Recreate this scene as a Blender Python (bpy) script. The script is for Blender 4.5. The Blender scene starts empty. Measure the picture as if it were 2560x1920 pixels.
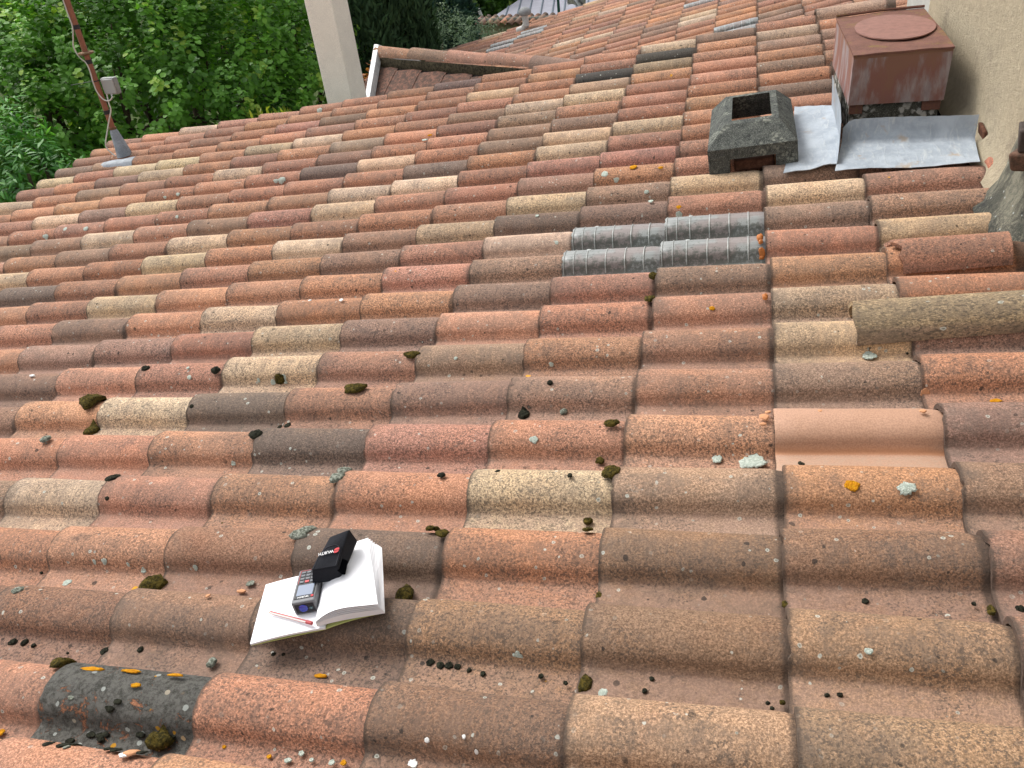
import bpy, math, random
import numpy as np
from mathutils import Vector, Matrix

# ------------------------------------------------------------------ camera, sky, sun
PC = [0.00275, -0.64664, 1.29876, 2.12404, 0.12411, -0.35126, 2085.17138, 0.21485, 0.09204]
DU = [0.0182, 0.0038, 0.0012, -0.0017, -0.0043, -0.0059, -0.0143, -0.0058, -0.003, -0.0071, -0.0013, 0.0003, 0.0046, 0.0039, 0.0076, 0.0037]
DV = [0.0129, -0.0164, -0.0127, -0.0098, -0.0076, -0.0023, 0.0018, 0.0097, 0.0111, 0.0088, 0.0103, 0.0047, 0.0013, -0.0005, 0.0046, 0.0003, 0.0008, -0.0021, -0.0006, 0.0039, -0.0008, -0.0005, -0.0028, -0.0026, -0.0107]
ZA = [0.01288, 0.02922, 0.12362, 0.01242, 0.02706, 0.02696, -0.0346]
QB = [0.03566, 7.26084, -0.13706, 0.02425, -0.12302, -0.00656]
EXPOSURE = 0.86
SUN_STRENGTH = 1.25
SKY_STRENGTH = 0.15
SUN_ELEV = math.radians(50)
SUN_AZ = math.radians(-62)      # clockwise from +Y (away from the camera)


def rod(w):
    w = np.array(w, float)
    t = np.linalg.norm(w)
    k = w / t
    K = np.array([[0, -k[2], k[1]], [k[2], 0, -k[0]], [-k[1], k[0], 0]])
    return np.eye(3) + math.sin(t) * K + (1 - math.cos(t)) * K @ K


TILT = PC[8]
CT, ST = math.cos(TILT), math.sin(TILT)
M3 = np.array([[CT, 0, -ST], [0, 1, 0], [ST, 0, CT]])     # roof axes -> world axes
CAMP = M3 @ np.array(PC[:3])
RCAM = rod(PC[3:6]) @ M3.T                                # world -> camera (x right, y down, z forward)
FPX = PC[6]

scene = bpy.context.scene
cam_data = bpy.data.cameras.new('camera')
cam = bpy.data.objects.new('camera', cam_data)
scene.collection.objects.link(cam)
cam_data.sensor_width = 36.0
cam_data.lens = FPX / 2560 * 36.0
cam_data.clip_start = 0.05
cam_data.clip_end = 500
rx, ry, rz = RCAM[0], -RCAM[1], -RCAM[2]
cam.matrix_world = Matrix(((rx[0], ry[0], rz[0], CAMP[0]), (rx[1], ry[1], rz[1], CAMP[1]),
                           (rx[2], ry[2], rz[2], CAMP[2]), (0, 0, 0, 1)))
scene.camera = cam

world = bpy.data.worlds.new('World')
scene.world = world
world.use_nodes = True
wn = world.node_tree
wn.nodes.clear()
sky = wn.nodes.new('ShaderNodeTexSky')
sky.sky_type = 'NISHITA'
sky.sun_disc = False
sky.sun_elevation = SUN_ELEV
sky.sun_rotation = SUN_AZ
sky.air_density = 1.0
sky.dust_density = 4.0
hs = wn.nodes.new('ShaderNodeHueSaturation')
hs.inputs['Saturation'].default_value = 0.22
bg = wn.nodes.new('ShaderNodeBackground')
bg.inputs['Strength'].default_value = SKY_STRENGTH
wo = wn.nodes.new('ShaderNodeOutputWorld')
wn.links.new(sky.outputs[0], hs.inputs['Color'])
wn.links.new(hs.outputs[0], bg.inputs['Color'])
wn.links.new(bg.outputs[0], wo.inputs['Surface'])

sun_data = bpy.data.lights.new('sun', 'SUN')
sun_data.energy = SUN_STRENGTH
sun_data.angle = math.radians(26)
sun_data.color = (1.0, 0.965, 0.92)
sun = bpy.data.objects.new('sun', sun_data)
scene.collection.objects.link(sun)
sd = Vector((math.sin(SUN_AZ) * math.cos(SUN_ELEV), math.cos(SUN_AZ) * math.cos(SUN_ELEV), math.sin(SUN_ELEV)))
sun.rotation_euler = sd.to_track_quat('Z', 'Y').to_euler()
sun.location = (0, 0, 8)

scene.view_settings.view_transform = 'Standard'
scene.view_settings.look = 'None'
scene.view_settings.gamma = 1.0
scene.view_settings.exposure = EXPOSURE
scene.view_settings.use_curve_mapping = False
scene.cycles.max_bounces = 6
scene.cycles.transparent_max_bounces = 6

rnd = random.Random(7)
nrs = np.random.RandomState(11)
COL = scene.collection

# ------------------------------------------------------------------ geometry of the roofs
L, W = 0.36, PC[7]


def zf(u, v):
    U, V = u / 3, (v - 1.5) / 3
    a = ZA
    return a[0] * U * U + a[1] * U * V + a[2] * V * V + a[3] * U ** 3 + a[4] * U * U * V + a[5] * U * V * V + a[6] * V ** 3


def cu(c):
    return c * L + (DU[c + 14] if -14 <= c <= 1 else (DU[15] if c > 1 else DU[0]))


def rv(r):
    return r * W + (DV[r] if 0 <= r <= 24 else 0)


def rp(u, v, h=0.0):
    """roof point at height h over the sagging roof plane, in roof axes"""
    return np.array([u, v, zf(u, v) + h])


def w(P):
    return M3 @ np.array(P, float)


def rw(u, v, h=0.0):
    return w(rp(u, v, h))


def ray(px, py):
    return RCAM.T @ np.array([(px - 1280) / FPX, (py - 960) / FPX, 1.0])


def at_y(px, py, y):
    d = ray(px, py)
    return CAMP + (y - CAMP[1]) / d[1] * d


def at_z(px, py, z):
    d = ray(px, py)
    return CAMP + (z - CAMP[2]) / d[2] * d


def hit(px, py, h=0.065):
    d = M3.T @ ray(px, py)
    c = M3.T @ CAMP
    t = (h - c[2]) / d[2]
    for _ in range(30):
        P = c + t * d
        t = (zf(P[0], P[1]) + h - c[2]) / d[2]
    return P


def whit(px, py, h=0.065):
    return w(hit(px, py, h))


def proj(Pw):
    q = (np.atleast_2d(Pw) - CAMP) @ RCAM.T
    z = np.where(q[:, 2] < 0.02, 0.02, q[:, 2])
    return np.c_[FPX * q[:, 0] / z + 1280, FPX * q[:, 1] / z + 960, q[:, 2]]


MW = Matrix(((CT, 0, -ST, 0), (0, 1, 0, 0), (ST, 0, CT, 0), (0, 0, 0, 1)))


# ------------------------------------------------------------------ object helpers
def tag(o, label=None, cat=None, group=None, kind=None):
    if label: o['label'] = label
    if cat: o['category'] = cat
    if group: o['group'] = group
    if kind: o['kind'] = kind
    return o


def empty(name, loc, label, cat, group=None, mat=None):
    o = bpy.data.objects.new(name, None)
    COL.objects.link(o)
    o.empty_display_size = 0.1
    if mat is not None: o.matrix_world = mat
    else: o.location = [float(x) for x in loc]
    bpy.context.view_layer.update()
    return tag(o, label, cat, group)


def mesh_from(name, V, F, mats=(), smooth=True, fm=None):
    me = bpy.data.meshes.new(name)
    me.from_pydata([tuple(map(float, v)) for v in V], [], [tuple(map(int, f)) for f in F])
    for m in mats: me.materials.append(m)
    if fm is not None: me.polygons.foreach_set('material_index', fm)
    if smooth: me.polygons.foreach_set('use_smooth', [True] * len(me.polygons))
    me.update()
    return me


def link(name, me, parent=None, loc=None, mat=None):
    o = bpy.data.objects.new(name, me)
    COL.objects.link(o)
    if parent is not None: o.parent = parent
    if loc is not None: o.location = [float(x) for x in loc]
    if mat is not None: o.matrix_local = mat
    return o


class MB:
    """collects geometry given in world axes"""
    def __init__(s):
        s.V, s.F, s.m = [], [], []

    def add(s, V, F, mi=0):
        n = len(s.V)
        s.V += [np.array(v, float) for v in V]
        s.F += [tuple(i + n for i in f) for f in F]
        s.m += [mi] * len(F)

    def hexa(s, b, t, mi=0):
        s.add(list(b) + list(t), [(0, 3, 2, 1), (4, 5, 6, 7), (0, 1, 5, 4), (1, 2, 6, 5), (2, 3, 7, 6), (3, 0, 4, 7)], mi)

    def box(s, c, sx, sy, sz, ax=None, mi=0):
        c = np.array(c, float)
        A = np.eye(3) if ax is None else np.array(ax)
        P = [c + A[0] * a * sx / 2 + A[1] * b * sy / 2 + A[2] * d * sz / 2 for d in (-1, 1) for a, b in ((-1, -1), (1, -1), (1, 1), (-1, 1))]
        s.hexa(P[:4], P[4:], mi)

    def tube(s, pts, r, n=10, mi=0, caps=True):
        pts = [np.array(p, float) for p in pts]
        rr = r if hasattr(r, '__len__') else [r] * len(pts)
        base = len(s.V)
        up = np.array([0.13, 0.21, 0.97])
        for i, p in enumerate(pts):
            d = pts[min(i + 1, len(pts) - 1)] - pts[max(i - 1, 0)]
            d /= np.linalg.norm(d) + 1e-9
            a = np.cross(d, up)
            if np.linalg.norm(a) < 0.1: a = np.cross(d, [1, 0, 0])
            a /= np.linalg.norm(a)
            b = np.cross(d, a)
            for k in range(n):
                t = 2 * math.pi * k / n
                s.V.append(p + rr[i] * (math.cos(t) * a + math.sin(t) * b))
        for i in range(len(pts) - 1):
            for k in range(n):
                s.F.append((base + i * n + k, base + i * n + (k + 1) % n, base + (i + 1) * n + (k + 1) % n, base + (i + 1) * n + k))
                s.m.append(mi)
        if caps:
            s.F.append(tuple(base + k for k in range(n))); s.m.append(mi)
            s.F.append(tuple(base + (len(pts) - 1) * n + k for k in range(n))[::-1]); s.m.append(mi)

    def grid(s, G, mi=0, thick=0.0, nrm=(0, 0, 1)):
        """G: rows x cols array of points; optional thickness downward along nrm"""
        G = np.array(G, float)
        a, b = G.shape[:2]
        base = len(s.V)
        s.V += list(G.reshape(-1, 3))
        for i in range(a - 1):
            for j in range(b - 1):
                s.F.append((base + i * b + j, base + i * b + j + 1, base + (i + 1) * b + j + 1, base + (i + 1) * b + j)); s.m.append(mi)
        if thick:
            n = np.array(nrm, float)
            b2 = len(s.V)
            s.V += list((G - n * thick).reshape(-1, 3))
            for i in range(a - 1):
                for j in range(b - 1):
                    s.F.append((b2 + i * b + j, b2 + (i + 1) * b + j, b2 + (i + 1) * b + j + 1, b2 + i * b + j + 1)); s.m.append(mi)
            ring = [(0, j) for j in range(b)] + [(i, b - 1) for i in range(1, a)] + [(a - 1, j) for j in range(b - 2, -1, -1)] + [(i, 0) for i in range(a - 2, 0, -1)]
            for q in range(len(ring)):
                i0, i1 = ring[q], ring[(q + 1) % len(ring)]
                p, r_ = i0[0] * b + i0[1], i1[0] * b + i1[1]
                s.F.append((base + r_, base + p, b2 + p, b2 + r_)); s.m.append(mi)

    def build(s, name, mats, parent=None, origin=None, smooth=True, bevel=0, seg=2, autosmooth=35, sub=0):
        if not isinstance(mats, (list, tuple)): mats = [mats]
        V = np.array(s.V)
        if origin is None:
            origin = np.zeros(3) if parent is not None else np.array([V[:, 0].mean(), V[:, 1].mean(), V[:, 2].min()])
            if parent is not None: origin = np.array(parent.matrix_world.translation)
        origin = np.array(origin, float)
        me = mesh_from(name, V - origin, s.F, mats, smooth=smooth, fm=s.m)
        if smooth and autosmooth:
            me.set_sharp_from_angle(angle=math.radians(autosmooth))
        o = bpy.data.objects.new(name, me)
        COL.objects.link(o)
        if parent is not None:
            o.parent = parent
            o.matrix_local = parent.matrix_world.inverted() @ Matrix.Translation([float(x) for x in origin])
        else:
            o.location = [float(x) for x in origin]
        if bevel:
            m = o.modifiers.new('bevel', 'BEVEL'); m.width = bevel; m.segments = seg; m.limit_method = 'ANGLE'; m.angle_limit = math.radians(30)
        if sub:
            m = o.modifiers.new('sub', 'SUBSURF'); m.levels = sub; m.render_levels = sub
        return o


def fbm(x, y, z=0.0, seed=0):
    """cheap value noise from sines"""
    s_ = 0
    for k, (a, f) in enumerate(((1, 1.0), (.5, 2.1), (.25, 4.3))):
        s_ += a * math.sin(x * f * 1.7 + 3.1 * k + seed) * math.sin(y * f * 1.3 + 1.7 * k + seed * 2.3 + z * f)
    return s_ / 1.75


# ------------------------------------------------------------------ material helpers
class NT:
    def __init__(s, name):
        s.mat = bpy.data.materials.new(name)
        s.mat.use_nodes = True
        s.t = s.mat.node_tree
        s.t.nodes.clear()
        s.out = s.t.nodes.new('ShaderNodeOutputMaterial')
        s.b = s.t.nodes.new('ShaderNodeBsdfPrincipled')
        s.t.links.new(s.b.outputs[0], s.out.inputs['Surface'])

    def n(s, kind, **kw):
        nd = s.t.nodes.new('ShaderNode' + kind)
        for k, v in kw.items(): setattr(nd, k, v)
        return nd

    def set(s, sock, v):
        if hasattr(v, 'links') or isinstance(v, bpy.types.NodeSocket): s.t.links.new(v, sock)
        else:
            if sock.type == 'RGBA' and len(v) == 3: v = (*v, 1)
            sock.default_value = v

    def math(s, op, a, b=0.0, c=None, clamp=False):
        nd = s.n('Math', operation=op, use_clamp=clamp)
        s.set(nd.inputs[0], a); s.set(nd.inputs[1], b)
        if c is not None: s.set(nd.inputs[2], c)
        return nd.outputs[0]

    def vmath(s, op, a, b=(0, 0, 0)):
        nd = s.n('VectorMath', operation=op)
        s.set(nd.inputs[0], a); s.set(nd.inputs[1], b)
        return nd.outputs[0]

    def noise(s, co, scale, detail=4, rough=0.6, dist=0.0, out=0):
        nd = s.n('TexNoise')
        s.set(nd.inputs['Vector'], co)
        nd.inputs['Scale'].default_value = scale
        nd.inputs['Detail'].default_value = detail
        nd.inputs['Roughness'].default_value = rough
        nd.inputs['Distortion'].default_value = dist
        return nd.outputs[out]

    def voro(s, co, scale, feature='F1', rnd_=1.0):
        nd = s.n('TexVoronoi', feature=feature)
        s.set(nd.inputs['Vector'], co)
        nd.inputs['Scale'].default_value = scale
        nd.inputs['Randomness'].default_value = rnd_
        return nd

    def ss(s, x, a, b, lo=0.0, hi=1.0):
        nd = s.n('MapRange', interpolation_type='SMOOTHSTEP')
        s.set(nd.inputs[0], x)
        nd.inputs[1].default_value = a; nd.inputs[2].default_value = b
        nd.inputs[3].default_value = lo; nd.inputs[4].default_value = hi
        return nd.outputs[0]

    def mix(s, f, a, b, mode='MIX'):
        nd = s.n('Mix', data_type='RGBA', blend_type=mode)
        s.set(nd.inputs[0], f); s.set(nd.inputs[6], a); s.set(nd.inputs[7], b)
        return nd.outputs[2]

    def mixv(s, f, a, b):
        nd = s.n('Mix', data_type='FLOAT')
        s.set(nd.inputs[0], f); s.set(nd.inputs[2], a); s.set(nd.inputs[3], b)
        return nd.outputs[0]

    def scale(s, co, v):
        return s.vmath('MULTIPLY', co, v)

    def co(s, kind='Object'):
        return s.n('TexCoord').outputs[kind]

    def sep(s, v):
        nd = s.n('SeparateXYZ'); s.set(nd.inputs[0], v); return nd.outputs

    def bump(s, h, dist=0.001, strength=1.0, nrm=None):
        nd = s.n('Bump')
        nd.inputs['Strength'].default_value = strength
        nd.inputs['Distance'].default_value = dist
        s.set(nd.inputs['Height'], h)
        if nrm is not None: s.set(nd.inputs['Normal'], nrm)
        return nd.outputs[0]

    def fin(s, color, rough=0.9, nrm=None, spec=0.3, metal=0.0):
        s.set(s.b.inputs['Base Color'], color)
        s.set(s.b.inputs['Roughness'], rough)
        s.set(s.b.inputs['Metallic'], metal)
        s.b.inputs['Specular IOR Level'].default_value = spec
        if nrm is not None: s.set(s.b.inputs['Normal'], nrm)
        return s.mat


def terracotta(name, merged=False):
    t = NT(name)
    lp = t.n('Attribute', attribute_name='lp').outputs['Vector']
    if merged:
        at = t.n('Attribute', attribute_name='tc')
        base, r0 = at.outputs['Color'], at.outputs['Alpha']
    else:
        oi = t.n('ObjectInfo')
        base, r0 = oi.outputs['Color'], oi.outputs['Random']
    r1 = t.math('FRACT', t.math('MULTIPLY', r0, 17.31))
    r2 = t.math('FRACT', t.math('MULTIPLY', r0, 91.7))
    off = t.n('CombineXYZ')
    t.set(off.inputs[0], t.math('MULTIPLY', r0, 61.0)); t.set(off.inputs[1], t.math('MULTIPLY', r1, 33.0)); t.set(off.inputs[2], t.math('MULTIPLY', r2, 27.0))
    P = t.vmath('ADD', lp, off.outputs[0])
    x, y, z = t.sep(lp)
    # body colour: kiln variation
    hv = t.noise(P, 5.0, 3, .5)
    c = t.mix(t.ss(hv, .35, .7, 0, .55), base, t.mix(1.0, base, (1.12, 1.02, .90), 'MULTIPLY'))
    c = t.mix(t.ss(t.noise(P, 11, 3, .6), .5, .75, 0, .35), c, t.mix(1.0, c, (.82, .72, .72), 'MULTIPLY'))
    grain = t.noise(P, 420, 3, .7)
    g2 = t.noise(P, 160, 3, .75)
    gr = t.math('ADD', t.math('MULTIPLY', grain, .6), t.math('MULTIPLY', g2, .6))
    c = t.mix(.75, c, t.mix(t.ss(gr, .40, .80), (.42, .40, .38), (1.55, 1.53, 1.50)), 'MULTIPLY')
    c = t.mix(.55, c, t.mix(t.ss(t.noise(P, 260, 2, .6), .42, .58), (.50, .48, .46), (1.36, 1.34, 1.30)), 'MULTIPLY')
    # pan: duller, grainy purple brown sediment
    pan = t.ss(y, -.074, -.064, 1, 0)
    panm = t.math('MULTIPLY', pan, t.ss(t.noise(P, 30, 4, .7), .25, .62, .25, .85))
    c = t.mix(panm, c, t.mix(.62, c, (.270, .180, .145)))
    # grey biofilm on the near flank of the roll, patchy at several scales
    flank = t.math('MULTIPLY', t.ss(y, -.066, -.045), t.ss(y, .020, -.018))
    big = t.noise(P, 4.5, 3, .55)
    m1 = t.noise(P, 17, 8, .78)
    m2 = t.noise(t.scale(P, (1.0, .16, .16)), 85, 5, .75)      # runs down the flank
    a1 = t.math('ADD', t.math('ADD', t.math('MULTIPLY', m1, .6), t.math('MULTIPLY', big, .4)), t.math('MULTIPLY', flank, .10))
    a1 = t.math('ADD', a1, t.math('MULTIPLY', t.math('SUBTRACT', r1, .5), .14))
    if not merged:
        wpos = t.vmath('ADD', t.n('ObjectInfo').outputs['Location'], lp)
        a1 = t.math('ADD', a1, t.math('MULTIPLY', t.math('SUBTRACT', t.noise(wpos, 1.6, 3, .55), .5), .30))
    d1 = t.ss(a1, .51, .65, 0, .8)
    fine = t.ss(t.math('ADD', t.math('MULTIPLY', m2, .5), t.math('MULTIPLY', t.noise(P, 190, 4, .75), .5)), .42, .58)
    dirt = t.math('MULTIPLY', d1, t.mixv(.6, 1.0, fine))
    c = t.mix(dirt, c, t.mix(.35, (.095, .078, .066), base))
    runs = t.math('MULTIPLY', t.math('MULTIPLY', t.ss(m2, .52, .66), flank), t.ss(r2, .2, .9, .10, .60))
    c = t.mix(runs, c, t.mix(.3, (.110, .075, .058), base))
    # mottled dark specks, dense in some areas and absent in others
    area = t.ss(t.math('ADD', t.math('ADD', t.math('MULTIPLY', t.noise(P, 8, 5, .7), .7), t.math('MULTIPLY', big, .3)), t.math('MULTIPLY', t.math('SUBTRACT', r2, .5), .16)), .41, .56, .16, 1.0)
    sp = t.math('MULTIPLY', t.ss(t.noise(P, 170, 3, .62), .525, .590), area)
    sp2 = t.math('MULTIPLY', t.ss(t.noise(P, 70, 5, .70), .575, .63), area)
    c = t.mix(t.math('MULTIPLY', t.math('MAXIMUM', sp, sp2), .82), c, t.mix(.18, (.055, .047, .042), base))
    edge = t.math('MULTIPLY', t.ss(x, .055, .0), t.ss(m1, .40, .56))
    c = t.mix(t.math('MULTIPLY', edge, .5), c, (.10, .078, .062))
    # larger near-black crust spots
    v1 = t.voro(t.vmath('ADD', P, t.scale(t.noise(P, 60, 2, .5, out=1), (.012, .012, .012))), 38)
    sz = t.math('MULTIPLY', t.sep(v1.outputs['Color'])[0], t.sep(v1.outputs['Color'])[1])
    k1 = t.math('MULTIPLY', t.ss(t.math('SUBTRACT', v1.outputs['Distance'], t.math('MULTIPLY', sz, .30)), .02, -.03), t.ss(t.noise(P, 6, 3, .6), .40, .58))
    c = t.mix(t.math('MULTIPLY', k1, .8), c, (.030, .027, .025))
    # pale lichen dots
    v2 = t.voro(t.vmath('ADD', P, t.scale(t.noise(P, 90, 2, .5, out=1), (.006, .006, .006))), 62)
    s2 = t.ss(t.sep(v2.outputs['Color'])[0], .74, 1.0, 0, .30)
    k2 = t.math('MULTIPLY', t.ss(t.math('SUBTRACT', v2.outputs['Distance'], s2), .03, -.03), t.ss(t.sep(v2.outputs['Color'])[0], .735, .75))
    k2 = t.math('MULTIPLY', k2, t.ss(t.noise(P, 7, 3, .6), .42, .58, .15, 1))
    c = t.mix(t.math('MULTIPLY', k2, .75), c, t.mix(t.ss(v2.outputs['Distance'], .05, .22), (.17, .19, .16), (.50, .52, .46)))
    # light chalky bloom
    bl = t.math('MULTIPLY', t.ss(t.noise(P, 13, 6, .8), .60, .74), t.ss(t.noise(P, 210, 3, .7), .45, .60))
    c = t.mix(t.math('MULTIPLY', bl, .45), c, (.36, .34, .29))
    # orange/yellow lichen, rare
    v3 = t.voro(P, 9)
    k3 = t.math('MULTIPLY', t.ss(t.sep(v3.outputs['Color'])[1], .93, .94), t.ss(t.math('ADD', v3.outputs['Distance'], t.math('MULTIPLY', t.noise(P, 130, 2), .10)), .13, .10))
    c = t.mix(k3, c, (.60, .30, .03))
    # dark joint dirt
    e1 = t.ss(x, .010, .002)
    e2 = t.ss(x, .346, .359)
    c = t.mix(t.math('MULTIPLY', t.math('MAXIMUM', e1, e2), .75), c, (.06, .045, .036))
    h = t.math('ADD', t.math('MULTIPLY', grain, .5), t.math('MULTIPLY', g2, 1.0))
    h = t.math('ADD', h, t.math('MULTIPLY', m1, 1.2))
    nr = t.bump(h, .0028, .8)
    return t.fin(c, .93, nr, .15)


def simple(name, color, rough=.9, spec=.2, metal=0, nscale=30, amt=.35, bump=.001, dark=None, nscale2=200):
    t = NT(name)
    P = t.co()
    n1 = t.noise(P, nscale, 6, .7)
    n2 = t.noise(P, nscale2, 3, .7)
    dk = dark or tuple(c * (1 - amt) for c in color)
    c = t.mix(t.ss(n1, .35, .68), color, dk)
    c = t.mix(.6, c, t.mix(t.ss(n2, .3, .7), (.75, .75, .75), (1.2, 1.2, 1.2)), 'MULTIPLY')
    nr = t.bump(t.math('ADD', n1, t.math('MULTIPLY', n2, .4)), bump, .8) if bump else None
    return t.fin(c, rough, nr, spec, metal)


MT = terracotta('weathered_terracotta')
MTM = terracotta('weathered_terracotta_far', merged=True)

# ------------------------------------------------------------------ tile meshes
def profile():
    P = [(-.166, .0055), (-.150, .0022), (-.132, .0), (-.110, -.0005), (-.088, .0000), (-.0765, .0012), (-.0700, .0050)]
    for k in range(1, 16):
        a = math.pi - math.pi * k / 16
        P.append((.0665 * math.cos(a) ** 1 if k > 2 else .0665 * math.cos(a) * (1.0, 1.0, 1.01)[k], .0060 * (1 if k < 8 else 1 - (k - 8) / 8) + .0565 * math.sin(a) ** .74))
    P.append((.0670, .003))
    return P


PROF = profile()
TL = .402


def tile_geo(seed, nx=6, thick=.0125):
    rr = random.Random(seed)
    n = len(PROF)
    xs = [0, .004] + [TL * k / nx for k in range(1, nx)] + ([.36] if nx > 2 else []) + [TL]
    V, F = [], []
    chips = [(rr.uniform(-.16, .05), rr.uniform(.006, .013), rr.uniform(.003, .009)) for _ in range(rr.choice((1, 1, 2, 3)))]
    def pt(i, j, low):
        x = xs[i]
        y, z = PROF[j]
        # taper towards the head, gentle waviness
        hd = max(0, (x - .335) / .067)
        tp = 1 - .05 * x / TL - .07 * hd
        y2 = y * (tp if y > -.07 else 1)
        z2 = z * (1 - .02 * x / TL - .09 * hd) - .0045 * hd + .0012 * fbm(x * 9, y * 22, 0, seed) + (-.0016 if i == 0 else 0)
        y2 += .0012 * fbm(x * 7 + 3, y * 11, 0, seed + 5)
        if i <= 1:
            x += .0016 * fbm(y * 60, 2.0, 0, seed + 9)
            for c0, wd, dp in chips:
                if abs(y - c0) < wd: x += dp * (1 - abs(y - c0) / wd)
        if low:
            # inner shell
            if j < 7: z2 -= thick
            else:
                a = math.atan2(z + .001, y) if y or z else 0
                y2 -= thick * math.cos(a) * .95
                z2 -= thick * max(math.sin(a), .1)
        return (x, y2, z2)
    for low in (0, 1):
        for i in range(len(xs)):
            for j in range(n):
                V.append(pt(i, j, low))
    m = len(xs) * n
    for i in range(len(xs) - 1):
        for j in range(n - 1):
            a = i * n + j
            F.append((a, a + n, a + n + 1, a + 1))
            F.append((m + a, m + a + 1, m + a + n + 1, m + a + n))
    for j in range(n - 1):
        F.append((j, j + 1, m + j + 1, m + j))
        q = (len(xs) - 1) * n + j
        F.append((q + 1, q, m + q, m + q + 1))
    for i in range(len(xs) - 1):
        a = i * n
        F.append((a, m + a, m + a + n, a + n))
        a = i * n + n - 1
        F.append((a, a + n, m + a + n, m + a))
    return V, F


def finish_tile(me, lp=None):
    at = me.attributes.new('lp', 'FLOAT_VECTOR', 'POINT')
    co = np.zeros(len(me.vertices) * 3)
    me.vertices.foreach_get('co', co)
    at.data.foreach_set('vector', co if lp is None else np.asarray(lp).ravel())
    me.set_sharp_from_angle(angle=math.radians(50))


TILE_V, TILE_ME = [], []
for sd_ in range(7):
    V, F = tile_geo(sd_)
    me = mesh_from('roof_tile', V, F, [MT])
    finish_tile(me)
    TILE_V.append((np.array(V), F))
    TILE_ME.append(me)
LOWV, LOWF = tile_geo(3, nx=1)
LOWV = np.array(LOWV)

PAL = {
    's': ((.45, .242, .158), (.42, .228, .150), (.46, .255, .168)),
    'p': ((.385, .212, .152), (.375, .208, .152), (.41, .228, .162)),
    'o': ((.46, .240, .150), (.44, .230, .145)),
    'c': ((.56, .425, .300), (.51, .380, .262), (.60, .465, .330)),
    'b': ((.300, .198, .150), (.325, .212, .160), (.285, .190, .146)),
    'd': ((.195, .148, .125), (.205, .152, .128)),
    'k': ((.060, .059, .055), (.068, .065, .060)),
    'g': ((.40, .290, .205), (.37, .265, .185)),
    'n': ((.47, .262, .165),),
}


def tcol(code, rr):
    c = rr.choice(PAL[code])
    f = rr.uniform(.9, 1.1)
    return (min(c[0] * f * rr.uniform(.97, 1.03), 1), c[1] * f * rr.uniform(.96, 1.04), c[2] * f * rr.uniform(.94, 1.06), 1)


# colours read from the photograph, by row: first column, then one letter per tile
KNOWN = {
    -1: (-6, 'sbsbsbbbb'), 0: (-6, 'bsssbbbbb'),
    1: (-5, 'skobggb'), 2: (-6, 'bbbdbbgbb'), 3: (-6, 'osbdobbbb'), 4: (-7, 'bcpsscgsb'),
    5: (-7, 'sssdppsnb'), 6: (-8, 'bscdpbbpbs'), 7: (-9, 'bbspcpbspcb'), 8: (-9, 'sbbpcbsspgo'),
    9: (-9, 'sbscssbpbso'), 10: (-10, 'sscssspbttsc'), 11: (-11, 'sdpspsbpcttbb'),
    12: (-11, 'csocscbcdbpcp'), 13: (-11, 'sbpcspspcbcbp'), 14: (-12, 'bbcsbpcspbsss'),
    15: (-3, 'ppps'), 16: (-3, 'cpss'), 17: (-3, 'ccss'), 18: (-3, 'bpsb'), 19: (-3, 'spso'),
    20: (-3, 'cpsbs'), 21: (-3, 'gsssp'), 22: (-4, 'skgpbb'), 23: (-3, 'pkscs'), 24: (-3, 'scbsg'),
}


def code_for(r, c, rr):
    if r in KNOWN:
        c0, s_ = KNOWN[r]
        if 0 <= c - c0 < len(s_): return s_[c - c0]
    return rr.choices('spcbdgo', (42, 22, 12, 13, 2, 5, 4))[0]


# ------------------------------------------------------------------ the house roof in front
house = empty('house_roof', (0, 0, 0), 'wide shallow roof of weathered terracotta roll tiles filling the foreground', 'roof', mat=MW.copy())


def surf_frame(c, r, ubase=0.0):
    u0, u1, v0 = cu(c), cu(c + 1), rv(r)
    um = (u0 + u1) / 2
    ex = np.array([u1 - u0, 0, zf(u1, v0) - zf(u0, v0) - .0150])
    sx = np.linalg.norm(ex) / L
    ex = ex / np.linalg.norm(ex)
    ey = np.array([0, 1, (zf(um, v0 + .05) - zf(um, v0 - .15)) / .2])
    ey -= ex * (ey @ ex)
    ey /= np.linalg.norm(ey)
    ez = np.cross(ex, ey)
    o = np.array([u0, v0, zf(u0, v0) + .0155])
    return o, ex, ey, ez, sx


def mat_from(o, ex, ey, ez, sx=1.0, sy=1.0):
    return Matrix(((ex[0] * sx, ey[0] * sy, ez[0], o[0]), (ex[1] * sx, ey[1] * sy, ez[1], o[1]), (ex[2] * sx, ey[2] * sy, ez[2], o[2]), (0, 0, 0, 1)))


def jitter(o, ex, ey, ez, rr, k=1.0):
    a = math.radians(rr.gauss(0, .75)) * k
    b = math.radians(max(-.5, min(.5, rr.gauss(0, .35)))) * k
    e1 = ex * math.cos(a) + ey * math.sin(a)
    e2 = ey * math.cos(a) - ex * math.sin(a)
    e3 = ez * math.cos(b) + e2 * math.sin(b)
    e2 = np.cross(e3, e1)
    o = o + ex * rr.gauss(0, .0045) * k + ey * rr.gauss(0, .002) * k + ez * rr.uniform(0, .0035)
    return o, e1, e2, e3


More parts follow.
